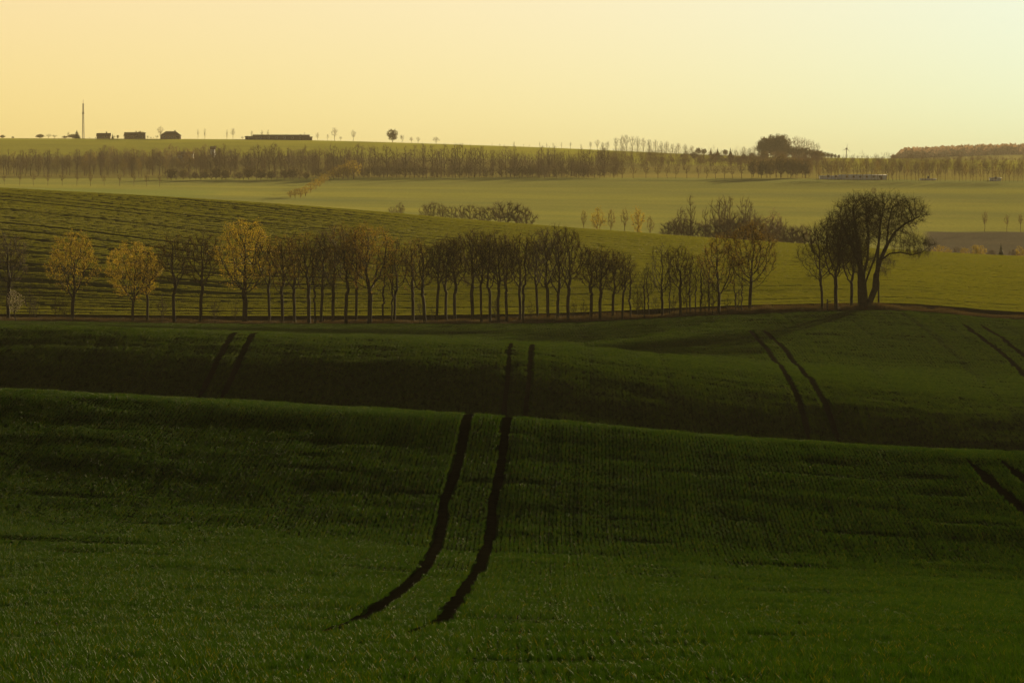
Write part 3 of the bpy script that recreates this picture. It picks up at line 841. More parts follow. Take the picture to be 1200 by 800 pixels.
for (u, top, k, lab), p in zip(CL, (side, tall, tall2, pole)):
    e = tree_thing('bare_tree', p); Y = YW + {'side': -1.5, 'tall': -2, 'tall2': 1.0, 'pole': 1.5}[k]; X = ucol(u, Y)
    hgt = ztop(top, Y) - ground(X, Y); s = hgt/(13.0 if 'tall' in k else 12.0 if k == 'side' else 9.0)/1.03
    e.location = (X, Y, ground(X, Y) - .1); e.scale = (1, 1, s)
    tag(e, lab, 'tree', 'trees of the clump right of the row')
# raptor perch: a post with a crossbar standing behind the willow crown, and a short wooden stake left of it
def box(x0, x1, y0, y1, z0, z1):
    v = np.array([[x, y, z] for z in (z0, z1) for y in (y0, y1) for x in (x0, x1)], float)
    return v, np.array([[0, 2, 3, 1], [4, 5, 7, 6], [0, 1, 5, 4], [2, 6, 7, 3], [0, 4, 6, 2], [1, 3, 7, 5]])
def boxes(lst):
    vs, fs, o = [], [], 0
    for b in lst:
        v, f = box(*b); vs.append(v); fs.append(f + o); o += 8
    return np.concatenate(vs), np.concatenate(fs)
M['wood'] = plain_mat('weathered_wood', (.045, .034, .024), (.075, .058, .042), 4.0, bump=.3)
e = empty('wooden_stake', (ucol(969.5, 553), 553, ground(ucol(969.5, 553), 553)))
tag(e, 'short weathered wooden stake with a crosspiece between two clump trunks', 'post')
put('post', mesh_np('post', *boxes([(-.09, .09, -.09, .09, -.3, 1.55)]), M['wood']), e)
put('crosspiece', mesh_np('crosspiece', *boxes([(-.1, .5, -.13, -.092, 1.15, 1.3)]), M['wood']), e)
# ------------------------------------------------------------------ far trees: one small mesh each, several shapes of every kind
def join_parts(name, parts, mats):
    """one mesh out of (verts, faces, material index)"""
    vs, fs, mi, o = [], [], [], 0
    for v, f, k in parts:
        if not len(v): continue
        fl = f if isinstance(f, list) else [f]
        vs.append(v)
        for q in fl: fs.append(q + o); mi.append(np.full(len(q), k, np.int32))
        o += len(v)
    me = mesh_np(name, np.concatenate(vs), fs)
    for m in mats: me.materials.append(M[m])
    me.polygons.foreach_set('material_index', np.concatenate(mi))
    return me

def far_tree(seed, Ht, hb, rx, tr, natt, tw, twL, step=.8, leaf=None, tip=.035, matC='far_twig', up=.6, per=3, shape=None, di=6.0, lift=.25, split=False):
    rg = np.random.default_rng(seed)
    zt = np.arange(0, max(hb*.9, step*2), step)
    base = np.stack([rg.normal(0, .05, len(zt)), rg.normal(0, .05, len(zt)), zt - .3], 1)
    cz = (hb + Ht)/2
    a = ell(rg, natt, (0, 0, cz), (rx, rx, (Ht - hb)/2), .1)
    ang = np.arctan2(a[:, 1], a[:, 0]); a[:, :2] *= (1 + .3*np.sin(ang*2 + seed)*np.sin(a[:, 2]*.9 + seed))[:, None]
    if shape is not None: a = shape(rg, a)
    P, par = colonise(rg, base, a, step, di, step*1.2, trop=(0, 0, lift))
    r, kids = radii(P, par, tip, 2.2, tr)
    v0, f0 = tubes(P, par, r, r >= .08, 5); v1, f1 = tubes(P, par, r, r < .08, 3)
    p, d, L = grow_twigs(rg, P, par, r, kids, .12, per, twL, tw, up, .5)
    v2, f2 = spikes(p, d, L, tw)
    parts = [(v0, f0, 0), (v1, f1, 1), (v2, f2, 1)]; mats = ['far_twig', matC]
    if leaf:
        m, n, size = leaf
        c = np.repeat(np.concatenate([p + d*(L*t)[:, None] for t in (.5, 1.0)]), n, 0); c = c + rg.normal(0, size*.6, c.shape)
        v, f = leaf_quads(rg, c, size); parts.append((v, f, 2)); mats.append(m)
    if split: return (join_parts('trunk', parts[:1], mats[:1]), join_parts('crown', [(v, f, k - 1) for v, f, k in parts[1:]], mats[1:]))
    return join_parts('far_tree', parts, mats)

def conifer_mesh(seed, Ht, rx):
    rg = np.random.default_rng(seed); n = 520
    z = .06*Ht + .94*Ht*rg.random(n)**1.3; rad = rx*(1 - z/Ht)**.85*(.45 + .6*rg.random(n)); t = rg.uniform(0, 6.28, n)
    c = np.stack([np.cos(t)*rad, np.sin(t)*rad, z], 1)
    d = np.stack([np.cos(t), np.sin(t), -.45 + rg.normal(0, .2, n)], 1); s = .10*Ht*(1.1 - z/Ht)[:, None]
    b = np.cross(d, [0, 0, 1.0]); b /= np.linalg.norm(b, axis=1)[:, None]
    v = np.stack([c - d*s, c + b*s*.5, c + d*s*.9, c - b*s*.5], 1).reshape(-1, 3)
    f = (np.arange(n)*4)[:, None] + np.arange(4)[None]
    tv, tf = tubes(np.array([[0, 0, -.3], [0, 0, Ht*.5], [0, 0, Ht*.97]]), np.array([-1, 0, 1]), np.array([.2, .13, .04])*Ht/10, np.ones(3, bool), 6)
    return join_parts('conifer', [(tv, tf, 0), (v, f, 1)], ['bark', 'conifer'])

FT = {  # every entry is modelled at its nominal height
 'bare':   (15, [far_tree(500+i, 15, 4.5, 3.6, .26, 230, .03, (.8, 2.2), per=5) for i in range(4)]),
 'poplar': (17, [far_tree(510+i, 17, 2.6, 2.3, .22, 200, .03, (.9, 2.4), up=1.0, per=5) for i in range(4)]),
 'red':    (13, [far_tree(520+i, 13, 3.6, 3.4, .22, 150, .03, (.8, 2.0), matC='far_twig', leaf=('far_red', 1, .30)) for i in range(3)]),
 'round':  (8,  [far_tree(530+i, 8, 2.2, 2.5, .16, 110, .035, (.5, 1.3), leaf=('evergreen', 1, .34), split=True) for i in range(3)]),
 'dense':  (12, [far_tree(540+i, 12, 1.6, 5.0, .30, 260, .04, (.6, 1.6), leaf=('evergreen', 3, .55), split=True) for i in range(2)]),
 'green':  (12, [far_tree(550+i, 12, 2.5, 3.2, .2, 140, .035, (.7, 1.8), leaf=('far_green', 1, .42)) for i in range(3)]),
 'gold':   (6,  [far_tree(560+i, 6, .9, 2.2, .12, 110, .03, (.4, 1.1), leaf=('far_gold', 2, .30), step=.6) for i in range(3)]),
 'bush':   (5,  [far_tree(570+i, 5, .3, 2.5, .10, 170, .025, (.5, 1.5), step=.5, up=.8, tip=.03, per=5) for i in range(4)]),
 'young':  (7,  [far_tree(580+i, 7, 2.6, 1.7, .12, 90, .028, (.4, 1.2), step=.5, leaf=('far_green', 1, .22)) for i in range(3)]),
 'conifer':(11, [conifer_mesh(590+i, 11, 2.4) for i in range(2)]),
}
r5 = np.random.default_rng(55)
def far(kind, u, top, Y, label, group, wid=None, name=None, cat='tree', sink=.15, minh=1.5):
    """one far plant: foot on the ground at distance Y, crown top at picture row top"""
    h0, ms = FT[kind]; X = ucol(u, Y); z = ground(X, Y)
    h = max(minh, ztop(top, Y) - z) if top is not None else h0*float(r5.uniform(.8, 1.15))
    s = h/(h0*1.04); w = s*(wid or 1.0)
    o = put(name or {'conifer': 'conifer', 'poplar': 'poplar_tree', 'bush': 'bare_shrub', 'gold': 'yellow_bush', 'dense': 'round_tree', 'round': 'round_tree'}.get(kind, 'far_tree'), None)
    ms_ = ms[int(r5.integers(len(ms)))]
    if isinstance(ms_, tuple):
        for nm_, m_ in zip(('trunk', 'crown'), ms_): put(nm_, m_, o)
    else: COL.objects.unlink(o); nm_ = o.name; bpy.data.objects.remove(o); o = put(nm_, ms_)
    o.location = (X, Y, z - sink); o.scale = (w, w, s); o.rotation_euler = (0, 0, float(r5.uniform(0, 6.28)))
    tag(o, label, cat, group); return o
J = lambda a: float(r5.uniform(-a, a))

# --- shrubs behind the crest of the hill field
G = 'dark shrubs behind the hill crest'
for i, (u, top, w) in enumerate([(459, 241, .7), (469, 236, .8), (498, 238, .8), (508, 235, .9), (518, 237, .9), (529, 240, .9), (540, 239, .8), (551, 238, .9), (562, 240, .9), (573, 241, 1.0), (584, 236, 1.0), (595, 234, 1.1), (607, 237, 1.1), (617, 243, 1.0)]):
    far('bush', u, top, 1000 + J(12), f'leafless dark shrub in the thicket beyond the hill crest, {ordinal(i+1)} from the left', G, w, cat='shrub')
G = 'small young trees in a line in the middle fields'
for i, (u, top, k) in enumerate([(684, 245, 'young'), (700, 243, 'gold'), (716, 244, 'young'), (732, 243, 'young'), (748, 242, 'gold'), (762, 252, 'young')]):
    far(k, u, top, 1040, f'small hazy young tree in the line across the green field, {ordinal(i+1)} from left', G, .62, name='young_tree')
G = 'tall bare trees behind the thicket right of the middle'
for i, (u, top, k) in enumerate([(798, 238, 'bare'), (809, 224, 'poplar'), (827, 238, 'poplar'), (841, 226, 'bare'), (849, 222, 'poplar'), (855, 223, 'poplar'), (873, 226, 'bare'), (880, 232, 'poplar'), (906, 244, 'red'), (916, 250, 'bare')]):
    far(k, u, top, 1060 + J(10), f'tall thin hazy tree rising behind the dark thicket, {ordinal(i+1)} from the left', G, .7 if k == 'bare' else .9)
G = 'dark bushes of the thicket left of the willow'
for i, (u, top) in enumerate([(783, 258), (791, 254), (800, 253), (809, 255), (818, 260), (828, 262), (836, 256), (842, 253), (851, 254), (861, 249), (868, 252), (877, 253), (886, 250), (894, 253), (903, 257), (912, 259), (920, 263), (928, 264), (936, 262), (944, 263)]):
    far('bush', u, top, 1012 + J(14), f'bare dark bush in the thicket between row and willow, {ordinal(i+1)} from the left', G, 1.15, cat='bush')
G = 'bushes at the edge of the ploughed field'
for i, (u, top, k) in enumerate([(1092, 291, 'gold'), (1101, 286, 'gold'), (1111, 290, 'gold'), (1121, 287, 'bush'), (1130, 289, 'gold'), (1143, 286, 'gold'), (1150, 287, 'gold'), (1162, 291, 'bush'), (1188, 291, 'bush'), (1196, 288, 'gold')]):
    far(k, u, top, 1010 + J(10), f'low yellowish bush before the ploughed field, {ordinal(i+1)} from the left', G, 1.1, cat='bush')
far('conifer', 1173, 283, 1015, 'single small dark conifer at the edge of the ploughed field', None, 1.0)
for i, u in enumerate((1154, 1180, 1196)):
    far('young', u, 247 if i == 0 else 250, 1480, f'small faint tree above the ploughed field, {ordinal(i+1)} from the left', 'faint trees above the ploughed field', .8, name='young_tree')
o = far('bush', 1024, 219, 1900, 'tiny lone dark bush out in the green field above the willow', None, .8, cat='bush')

# --- yellow bushes along the field road
G = 'yellow bushes along the field road'
hedge = [(340, 236), (346, 234), (352, 232), (358, 230), (364, 226), (370, 222), (375, 219), (380, 215), (386, 212), (391, 209.5), (397, 206), (402, 204), (408, 201), (414, 199)]
for i, (u, yb) in enumerate(hedge):
    x, d = world(u, min(yb, 232), 1300, 2122); far('gold', u, yb - 13 + i*.15, d, f'yellow leafed bush in the slanting line along the field road, {ordinal(i+1)} from the left', G, 1.45, cat='bush')

# --- belts of trees across the valley
G = 'young trees of the left roadside line'
for i, u in enumerate((5, 23, 39, 56, 73, 90, 106, 122, 140, 157, 172, 187)):
    far('round', u, 201 + J(1.5), 1940, f'small round headed tree at the far field edge, {ordinal(i+1)} from the left of its line', G, .62)
G = 'dark bushes of the far left hedge'
for i in range(26):
    far(('bush', 'dense')[i % 2], 195 + i*6.5 + J(2), 198.5 - 2.5*math.sin(i*.9) + J(1.5), 2110 + J(8), 'dark bush of the low dense hedge along the far field', G, 1.1, name='hedge_bush', cat='bush')
G = 'hazy trees of the left wood belt'
for i in range(64):
    far(('bare', 'poplar', 'green', 'bare')[i % 4], -8 + i*4.0 + J(3), 178.5 + J(7), 2330 + J(110), 'hazy pale tree in the wood belt below the village', G, .85)
for i in range(26):
    far(('green', 'bare', 'red')[i % 3], 100 + i*6 + J(3), 172 + J(4), 2560 + J(60), 'hazy tree on the slope right below the village houses', 'hazy trees right below the village', .9)
G = 'hazy poplars of the middle wood belt'
for i in range(84):
    far(('poplar', 'poplar', 'bare')[i % 3], 240 + i*5.65 + J(3.5), 171.5 + J(7) + max(0, (i-40)*.06), 2250 + J(60), 'hazy tall leafless tree of the long middle wood belt', G, .95)
G = 'low trees at the foot of the middle belt'
for i in range(62):
    far(('round', 'bush', 'round')[i % 3], 372 + i*5.4 + J(2), 194 + J(2.5), 2160 + J(10), 'small dark rounded tree at the foot of the middle wood belt', G, 1.05, name='round_tree', cat='tree')
G = 'round headed trees in line at the far field edge'
for i, u in enumerate((729, 742, 757, 771, 782, 792, 805, 818, 828, 838.5, 849, 858, 869, 881)):
    far('round', u, 193 + J(1.2), 2150, f'round headed hazy tree right of the middle belt, {ordinal(i+1)} from the left of its line', G, .95)
G = 'pale hazy trees on the slope right of the middle'
for i in range(46):
    far(('green', 'red', 'bare')[i % 3], 715 + i*6.0 + J(4), 184 + J(3) + i*.04, 2620 + J(120), 'pale hazy tree on the slope behind the round headed line', G, .95)
G = 'trees of the wood clump below the skyline'
for i in range(20):
    far(('dense', 'green', 'poplar')[i % 3], 884 + i*3.4 + J(2), 187 - 5*math.exp(-((i-10)/5)**2) + J(2), 2190 + J(30), 'hazy tree of the wood clump at the far edge of the field', G, .8)
G = 'line of slender trees at the far right field edge'
for i in range(58):
    u = 956 + i*4.3 + J(1.2)
    if 1108 < u < 1118: continue
    far(('poplar', 'green', 'poplar', 'bare')[i % 4], u, (188 if u < 1108 else 190) + J(2), 2135 + J(6), 'slender yellowish tree in the line along the far right field edge', G, .62)
G = 'pale hazy trees behind the right line'
for i in range(50):
    far(('green', 'red')[i % 2], 985 + i*4.6 + J(3), 184 + J(2.5), 3050 + J(120), 'very pale hazy tree in the wood behind the far right line', G, 1.3)

# --- trees on the skyline
SK = 3150
for i, (u, top, k, w, lab) in enumerate([
    (3, 158, 'dense', 1.9, 'dark round bush on the skyline at the left edge of the photo'), (15, 160, 'dense', 1.7, 'small dark bush on the skyline, next to the leftmost one'),
    (47, 157, 'dense', 2.5, 'broad dark bush on the skyline left of the radio mast'), (57, 156.5, 'round', 2.1, 'small tree touching the broad bush left of the mast'), (64, 157.5, 'round', 2.3, 'low rounded tree between the broad bush and the spruce group'),
    (80, 154, 'red', .7, 'thin reddish tree behind the bushes left of the spruce'), (90, 151.5, 'conifer', 2.0, 'dark pointed spruce close left of the tall mast'),
    (76, 159, 'dense', 2.5, 'low dark bushy tree left of the pointed spruce'), (85, 157, 'dense', 2.7, 'dark bushy tree around the foot of the pointed spruce'), (105, 161.5, 'round', .9, 'tiny bush just right of the mast'),
    (124.5, 152.5, 'poplar', .9, 'thin pale tree right of the mast before the first house'), (132, 156, 'conifer', 1.1, 'small dark conifer between the two village houses'),
    (138, 158, 'dense', .8, 'dark round tree right of the small village conifer'), (145, 157.5, 'red', .8, 'reddish low tree at the middle village house'), (164, 153.5, 'dense', 1.3, 'dark tree rising over the middle village house'), (167, 153.5, 'round', 1.2, 'spreading tree at the right end of the middle house'),
    (188, 147.5, 'red', .95, 'reddish bare tree over the left gable of the large house'), (180, 160.5, 'round', 1.1, 'low bush at the left foot of the large village house'),
    (232, 150, 'poplar', .8, 'left one of two thin bare trees on the skyline right of the large house'), (240, 149.5, 'poplar', .9, 'right one of two thin bare trees on the skyline right of the large house'),
    (266, 151, 'poplar', .9, 'left one of the pair of bare trees left of the long barn'), (273, 149, 'bare', .8, 'right one of the pair of bare trees left of the long barn'),
    (295, 151.5, 'poplar', 1.0, 'thin tree behind the left end of the long barn'), (307, 151, 'poplar', .9, 'first bare tree behind the roof of the long barn'), (314, 150.5, 'poplar', .9, 'second bare tree behind the roof of the long barn'), (352, 157, 'dense', .7, 'dark bush against the right end of the long barn'),
    (357, 154, 'poplar', .8, 'thin bare tree behind the right end of the barn'), (372, 155, 'red', .8, 'pale reddish tree just right of the barn'), (384, 157, 'red', .8, 'small pale tree left of the tall bare skyline tree'),
    (392, 149, 'red', 1.0, 'tall reddish bare tree standing on the skyline right of the barn'), (399, 159, 'round', .9, 'low bush under the tall reddish skyline tree'), (414, 151.5, 'bare', 1.0, 'bare tree with a fan shaped crown left of the dark round one'),
    (460, 151, 'dense', 1.0, 'large dense dark round tree standing out on the skyline'), (471, 157, 'round', 1.0, 'small bush at the right foot of the large round tree'), (482, 160, 'red', 1.2, 'low pale tree right of the large round tree'), (490, 160, 'red', 1.2, 'second low pale tree right of the large round tree'),
    (511, 160, 'red', 1.9, 'wide pale low tree alone on the ridge'), (542, 169, 'red', 1.2, 'very small pale tree on the ridge before the bare middle stretch')]):
    yk = SK + J(15); far(k, u, top, yk, lab, 'trees along the skyline', w)
for i, (u, top) in enumerate([(112, 160), (128, 158.5), (134, 158.5), (150, 158), (173, 158.5), (177, 160), (184, 158), (208, 159), (284, 159.5), (300, 158.5), (364, 160)]):
    far('round', u, top, 3122 + J(3), f'low dark bush among the skyline houses, {ordinal(i+1)} bush from the left', 'bushes among the skyline houses', 1.5, cat='bush', name='garden_bush')
G = 'faint treetops on the middle ridge'
for i in range(12):
    far('poplar', 575 + i*9.5 + J(3), 167 + J(2.5), 3060 + J(30), 'faint thin treetop on the bare middle ridge', G, .9)
G = 'row of tall trees on the right ridge'
for i, (u, top) in enumerate([(692, 165), (700, 163), (706, 166), (712, 165), (722, 160), (729, 158), (734, 157), (741, 159), (747, 159), (754, 161), (761, 162), (768, 163), (775, 165), (781, 165), (788, 167), (795, 167), (803, 168), (811, 170)]):
    far(('bare', 'red')[i % 2], u, top, 3100 + J(20), f'tall bare tree in the row on the right ridge, {ordinal(i+1)} from the left', G, .85)
G = 'conifers and mixed trees of the ridge wood'
for i, (u, top, k) in enumerate([(818, 173, 'dense'), (825, 174, 'dense'), (833, 172.5, 'conifer'), (841, 172.5, 'conifer'), (850, 175, 'dense'), (856, 172, 'conifer'), (862, 175, 'round'), (872, 171, 'red'), (878, 173, 'bare'), (884, 170, 'red')]):
    far(k, u, top, 3120 + J(15), f'tree of the uneven wood on the ridge before the high clump, {ordinal(i+1)} from the left', G, 1.1)
G = 'trees of the high clump on the ridge'
for i, (u, top, k) in enumerate([(889, 163, 'bare'), (893, 164, 'dense'), (897, 160, 'dense'), (903, 158, 'dense'), (909, 157, 'dense'), (914, 157.5, 'dense'), (918, 158, 'dense'), (896, 172, 'dense'), (905, 171, 'dense'), (913, 170, 'dense')]):
    far(k, u, top, 3090 + J(12), 'tall dark tree of the high dense clump on the ridge', G, .85)
G = 'pale trees behind the high clump'
for i, (u, top) in enumerate([(925, 160), (930, 160), (934, 159), (939, 160), (943, 161), (948, 163), (953, 164), (958, 167)]):
    far('red', u, top, 3140 + J(12), f'pale reddish tree behind the hillside wood, {ordinal(i+1)} from the left', G, .75)
G = 'dark trees of the hillside wood'
for i in range(16):
    u = 920 + i*4.2; far('dense', u, 171 + max(0, (i - 4))*.95 + J(.8), 3080 + J(15), 'dark round tree of the wood sloping down the right hillside', G, .9)
# --- far wooded hill at the right: one mass, nobody can tell its trees apart
for i in range(34):
    far(('dense', 'green', 'red', 'dense')[i % 4], 800 + i*4.9 + J(3), 178.5 + J(2.5), 2940 + J(60), 'hazy tree of the continuous wood below the ridge clump', 'hazy trees of the wood below the ridge clump', 1.1)
def wood(label, regs, mat, seed):
    rw = np.random.default_rng(seed); cs = []; ds = []
    for (u0, u1, d0, d1, n, hA, hB) in regs:
        uu = rw.uniform(u0, u1, n); Yw = rw.uniform(d0, d1, n); Xw = ucol(uu, Yw); zw = H(Xw, Yw); hh = rw.uniform(hA, hB, n)
        k = 56
        a = rw.normal(size=(n, k, 3)); a /= np.linalg.norm(a, axis=2)[:, :, None]; a *= rw.random((n, k, 1))**.4
        c = np.stack([Xw, Yw, zw + hh*.55], 1)[:, None] + a*np.stack([hh*.22, hh*.22, hh*.45], 1)[:, None]
        cs.append(c.reshape(-1, 3)); ds.append((a*np.array([.5, .5, .3]) + np.array([0, 0, .8])).reshape(-1, 3))
        st = np.stack([Xw, Yw, zw - .2], 1); cs.append(st); ds.append(np.tile([0, 0, 6.], (n, 1)))
    c = np.concatenate(cs); d = np.concatenate(ds); L = np.linalg.norm(d, axis=1)*rw.uniform(.9, 1.9, len(d))
    v, f = spikes(c, d, L, .05)
    tag(put('woodland', mesh_np('woodland', v, f, M[mat])), label, 'wood', kind='stuff')
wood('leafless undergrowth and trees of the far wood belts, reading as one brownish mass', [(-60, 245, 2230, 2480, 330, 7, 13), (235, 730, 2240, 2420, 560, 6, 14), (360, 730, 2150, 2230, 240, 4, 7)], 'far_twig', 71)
wood('pale budding brush on the slopes behind the far tree lines', [(90, 420, 2480, 2680, 260, 5, 9), (700, 960, 2450, 2900, 420, 6, 11), (940, 1260, 2200, 2900, 520, 6, 11)], 'far_red', 72)
n = 2600
uu = r5.uniform(1046, 1330, n); Yf = r5.uniform(5150, 5900, n); Xf = ucol(uu, Yf); zf = H(Xf, Yf)
hh = 13*np.clip((uu - 1046)/12, .35, 1)*r5.uniform(.7, 1.05, n)
dc_, df_ = [], []
for t in range(14):
    a = r5.normal(size=(n, 3)); a /= np.linalg.norm(a, axis=1)[:, None]
    dc_.append(np.stack([Xf, Yf, zf + hh*.55], 1) + a*np.stack([hh*.30, hh*.30, hh*.45], 1))
v, f = leaf_quads(r5, np.concatenate(dc_), 4.2)
tag(put('forest', mesh_np('forest', v, f, M['far_red'])), 'pale pinkish forest covering the far hill on the right', 'forest', kind='stuff')

# ------------------------------------------------------------------ buildings on the ridge and in the valley
def gable_roof(x0, x1, y0, y1, z, h, over=.4):
    ym = (y0 + y1)/2
    v = np.array([[x0-over, y0-over, z], [x1+over, y0-over, z], [x1+over, y1+over, z], [x0-over, y1+over, z], [x0-over, ym, z+h], [x1+over, ym, z+h]], float)
    return v, [np.array([[0, 1, 5, 4], [2, 3, 4, 5], [3, 2, 1, 0]]), np.array([[0, 4, 3], [1, 2, 5]])]
def hip_roof(x0, x1, y0, y1, z, h, ins, over=.4):
    ym = (y0 + y1)/2
    v = np.array([[x0-over, y0-over, z], [x1+over, y0-over, z], [x1+over, y1+over, z], [x0-over, y1+over, z], [x0+ins, ym, z+h], [x1-ins, ym, z+h]], float)
    return v, [np.array([[0, 1, 5, 4], [2, 3, 4, 5], [3, 2, 1, 0]]), np.array([[0, 4, 3], [1, 2, 5]])]
def house(name, label, cat, u, Y, wdt, dep, hw_, hr, wall, roof, nwin, roofkind='gable', chim=True, group=None, door=True, sink=0.0):
    X = ucol(u, Y); e = empty(name, (X, Y, ground(X, Y) - .1 - sink)); tag(e, label, cat, group)
    v, f = box(-wdt/2, wdt/2, 0, dep, -.8, hw_); put('wall', mesh_np('wall', v, f, M[wall]), e)
    v, f = gable_roof(-wdt/2, wdt/2, 0, dep, hw_ + .003, hr) if roofkind == 'gable' else hip_roof(-wdt/2, wdt/2, 0, dep, hw_ + .003, hr, min(wdt*.25, dep*.45))
    ro_ = put('roof', mesh_np('roof', v, f, M[roof]), e)
    if chim:
        v, f = box(wdt*.18, wdt*.18 + .8, dep*.5 - .4, dep*.5 + .4, hw_ + hr*.6, hw_ + hr + .9); put('chimney', mesh_np('chimney', v, f, M['wall']), ro_)
    for k in range(nwin):
        x = -wdt/2 + wdt*(k + 1)/(nwin + 1)
        fr = put('window', mesh_np('window', *boxes([(x-.65, x+.65, -.06, -.004, .95, 1.08), (x-.65, x+.65, -.06, -.004, 2.22, 2.35), (x-.65, x-.52, -.06, -.004, 1.083, 2.217), (x+.52, x+.65, -.06, -.004, 1.083, 2.217)]), M['white']), e)
        v, f = box(x - .515, x + .515, -.04, -.008, 1.09, 2.21); put('pane', mesh_np('pane', v, f, M['glass']), fr)
    if door:
        v, f = box(wdt*.36, wdt*.36 + 1.1, -.07, -.005, 0, 2.1); put('door', mesh_np('door', v, f, M['wood']), e)
    return e
pxr = 3130/F
house('village_house', 'low dark house right of the mast on the skyline', 'house', 121, 3130, 10, 8, 2.2, 2.2, 'wall', 'roof', 2, group=None)
house('village_house', 'middle village house with a plain gabled roof below the dark tree', 'house', 155, 3130, 12, 8, 2.5, 2.6, 'wall', 'roof', 3)
house('village_house', 'dark flat block against the right end of the middle village house', 'house', 166, 3126, 5, 6, 4.6, .4, 'barn', 'barn', 1, chim=False)
house('village_house', 'largest village house with a big hipped roof on the skyline', 'house', 199.5, 3125, 15, 11, 2.8, 3.2, 'wall', 'roof', 4, roofkind='hip')
house('long_barn', 'long low dark barn lying on the skyline left of the bare tree', 'barn', 329, 3130, 42, 13, 2.6, 1.5, 'barn', 'barn', 6, chim=False)
house('barn_annex', 'low flat shed joined to the right end of the long barn', 'shed', 358.5, 3131, 9, 8, 2.4, .5, 'barn', 'barn', 1, chim=False)
house('barn_annex', 'low shed joined to the left end of the long barn', 'shed', 292, 3131, 6, 8, 1.9, .8, 'barn', 'barn', 1, chim=False)
house('valley_house', 'pale grey house half hidden among the hazy trees below the village', 'house', 217, 2690, 10, 7, 2.6, 1.6, 'white', 'steel', 2, door=False, chim=False)
house('valley_house', 'tiny white gabled house among the trees right of the pale grey one', 'house', 249, 2700, 2.6, 5, 5.4, 2.0, 'white', 'roof', 1, door=False, chim=False)
house('greenhouse', 'long low white building behind the slender tree line on the right', 'building', 1012, 2152, 24, 12, 2.0, .7, 'white', 'white', 6, chim=False)
house('greenhouse', 'faint low white shed left of the long white building', 'building', 975, 2158, 12, 8, 1.4, .5, 'white', 'white', 2, chim=False, door=False)
house('white_shed', 'tiny flat white shed left of the gap in the right tree line', 'shed', 1088, 2150, 8, 5, .8, .2, 'white', 'white', 1, chim=False, door=False)
house('white_shed', 'tiny white shed between trunks near the right edge', 'shed', 1167, 2150, 5.5, 5, 1.4, .4, 'white', 'white', 1, chim=False, door=False)

# radio mast: a slim lattice of three legs with bracing, red and white top
X = ucol(97.5, 3140); zb = ground(X, 3140); Hm = ztop(116.5, 3140) - zb
e = empty('radio_mast', (X, 3140, zb - .2)); tag(e, 'tall thin lattice radio mast standing on the skyline', 'mast')
def bar(a, b, r_, sides=5):
    return tubes(np.array([a, b], float), np.array([-1, 0]), np.array([r_, r_]), np.array([True, True]), sides)
def bars(lst):
    vs, fs, o = [], [], 0
    for a, b, r_ in lst:
        v, f = bar(a, b, r_); vs.append(v); fs.append(f + o); o += len(v)
    return np.concatenate(vs), np.concatenate(fs)
def tri(z):
    q = .95 - .55*z/Hm
    return [np.array([q*math.cos(a), q*math.sin(a), z]) for a in (.5, 2.6, 4.7)]
zt = np.linspace(0, Hm*.9, 20)
for k in range(3):
    put('mast_leg', mesh_np('mast_leg', *bars([(tri(zt[i])[k], tri(zt[i+1])[k], .17) for i in range(len(zt)-1)]), M['steel']), e)
put('bracing', mesh_np('bracing', *bars([(tri(zt[i])[k], tri(zt[i+1])[(k+1) % 3], .09) for i in range(len(zt)-1) for k in range(3)]), M['steel']), e)
put('antenna', mesh_np('antenna', *bars([((0, 0, Hm*.88), (0, 0, Hm), .16)]), M['red']), e)
put('dish', mesh_np('dish', *boxes([(-.9, .9, -.5, .5, Hm*.64, Hm*.64 + .8)]), M['steel']), e)
# distant wind turbine
Yt = 4300; X = ucol(992, Yt); zb = ground(X, Yt); zh = ztop(175.5, Yt)
e = empty('wind_turbine', (X, Yt, zb)); tag(e, 'tiny distant wind turbine on the skyline right of the hillside wood', 'wind turbine')
hh_ = zh - zb
put('tower', mesh_np('tower', *tubes(np.array([[0, 0, -1], [0, 0, hh_]]), np.array([-1, 0]), np.array([.6, .4]), np.ones(2, bool), 10), M['white']), e)
put('nacelle', mesh_np('nacelle', *box(-.9, .9, -2.2, 2.4, hh_ + .02, hh_ + 1.8), M['white']), e)
for a in (80, 200, 320):
    L_ = 5.2; c_, s_ = math.cos(R(a)), math.sin(R(a)); pts = []
    for t, w_ in ((.06, .2), (.25, .32), (1, .08)):
        for sg in (-1, 1):
            for yy in (-2.45, -2.28): pts.append([c_*L_*t - s_*w_*sg*.8, yy, hh_ + .9 + s_*L_*t + c_*w_*sg*.8])
    pts = np.array(pts); fc = []
    for k in (0, 4): fc += [[k, k+4, k+6, k+2], [k+1, k+3, k+7, k+5], [k, k+1, k+5, k+4], [k+2, k+6, k+7, k+3]]
    fc += [[0, 2, 3, 1], [8, 9, 11, 10]]
    put('blade', mesh_np('blade', pts, np.array(fc), M['white']), e)
# ------------------------------------------------------------------ haze
hb = np.array([[x, y, z] for z in (-40, 112) for y in (-80, 9480) for x in (-4600, 4600)], float)
hme = mesh_np('haze', hb, np.array([[0, 2, 3, 1], [4, 5, 7, 6], [0, 1, 5, 4], [2, 6, 7, 3], [0, 4, 6, 2], [1, 3, 7, 5]]))
m, nt, out = mat_new('evening_haze')
pv = N(nt, 'ShaderNodeVolumePrincipled')
pv.inputs['Color'].default_value = (.95, .86, .64, 1)
pv.inputs['Density'].default_value = .57e-4
pv.inputs['Anisotropy'].default_value = .12
nt.links.new(pv.outputs[0], out.inputs['Volume'])
hme.materials.append(m)
tag(put('haze', hme), 'thin warm evening haze over the valley', 'haze', kind='stuff')

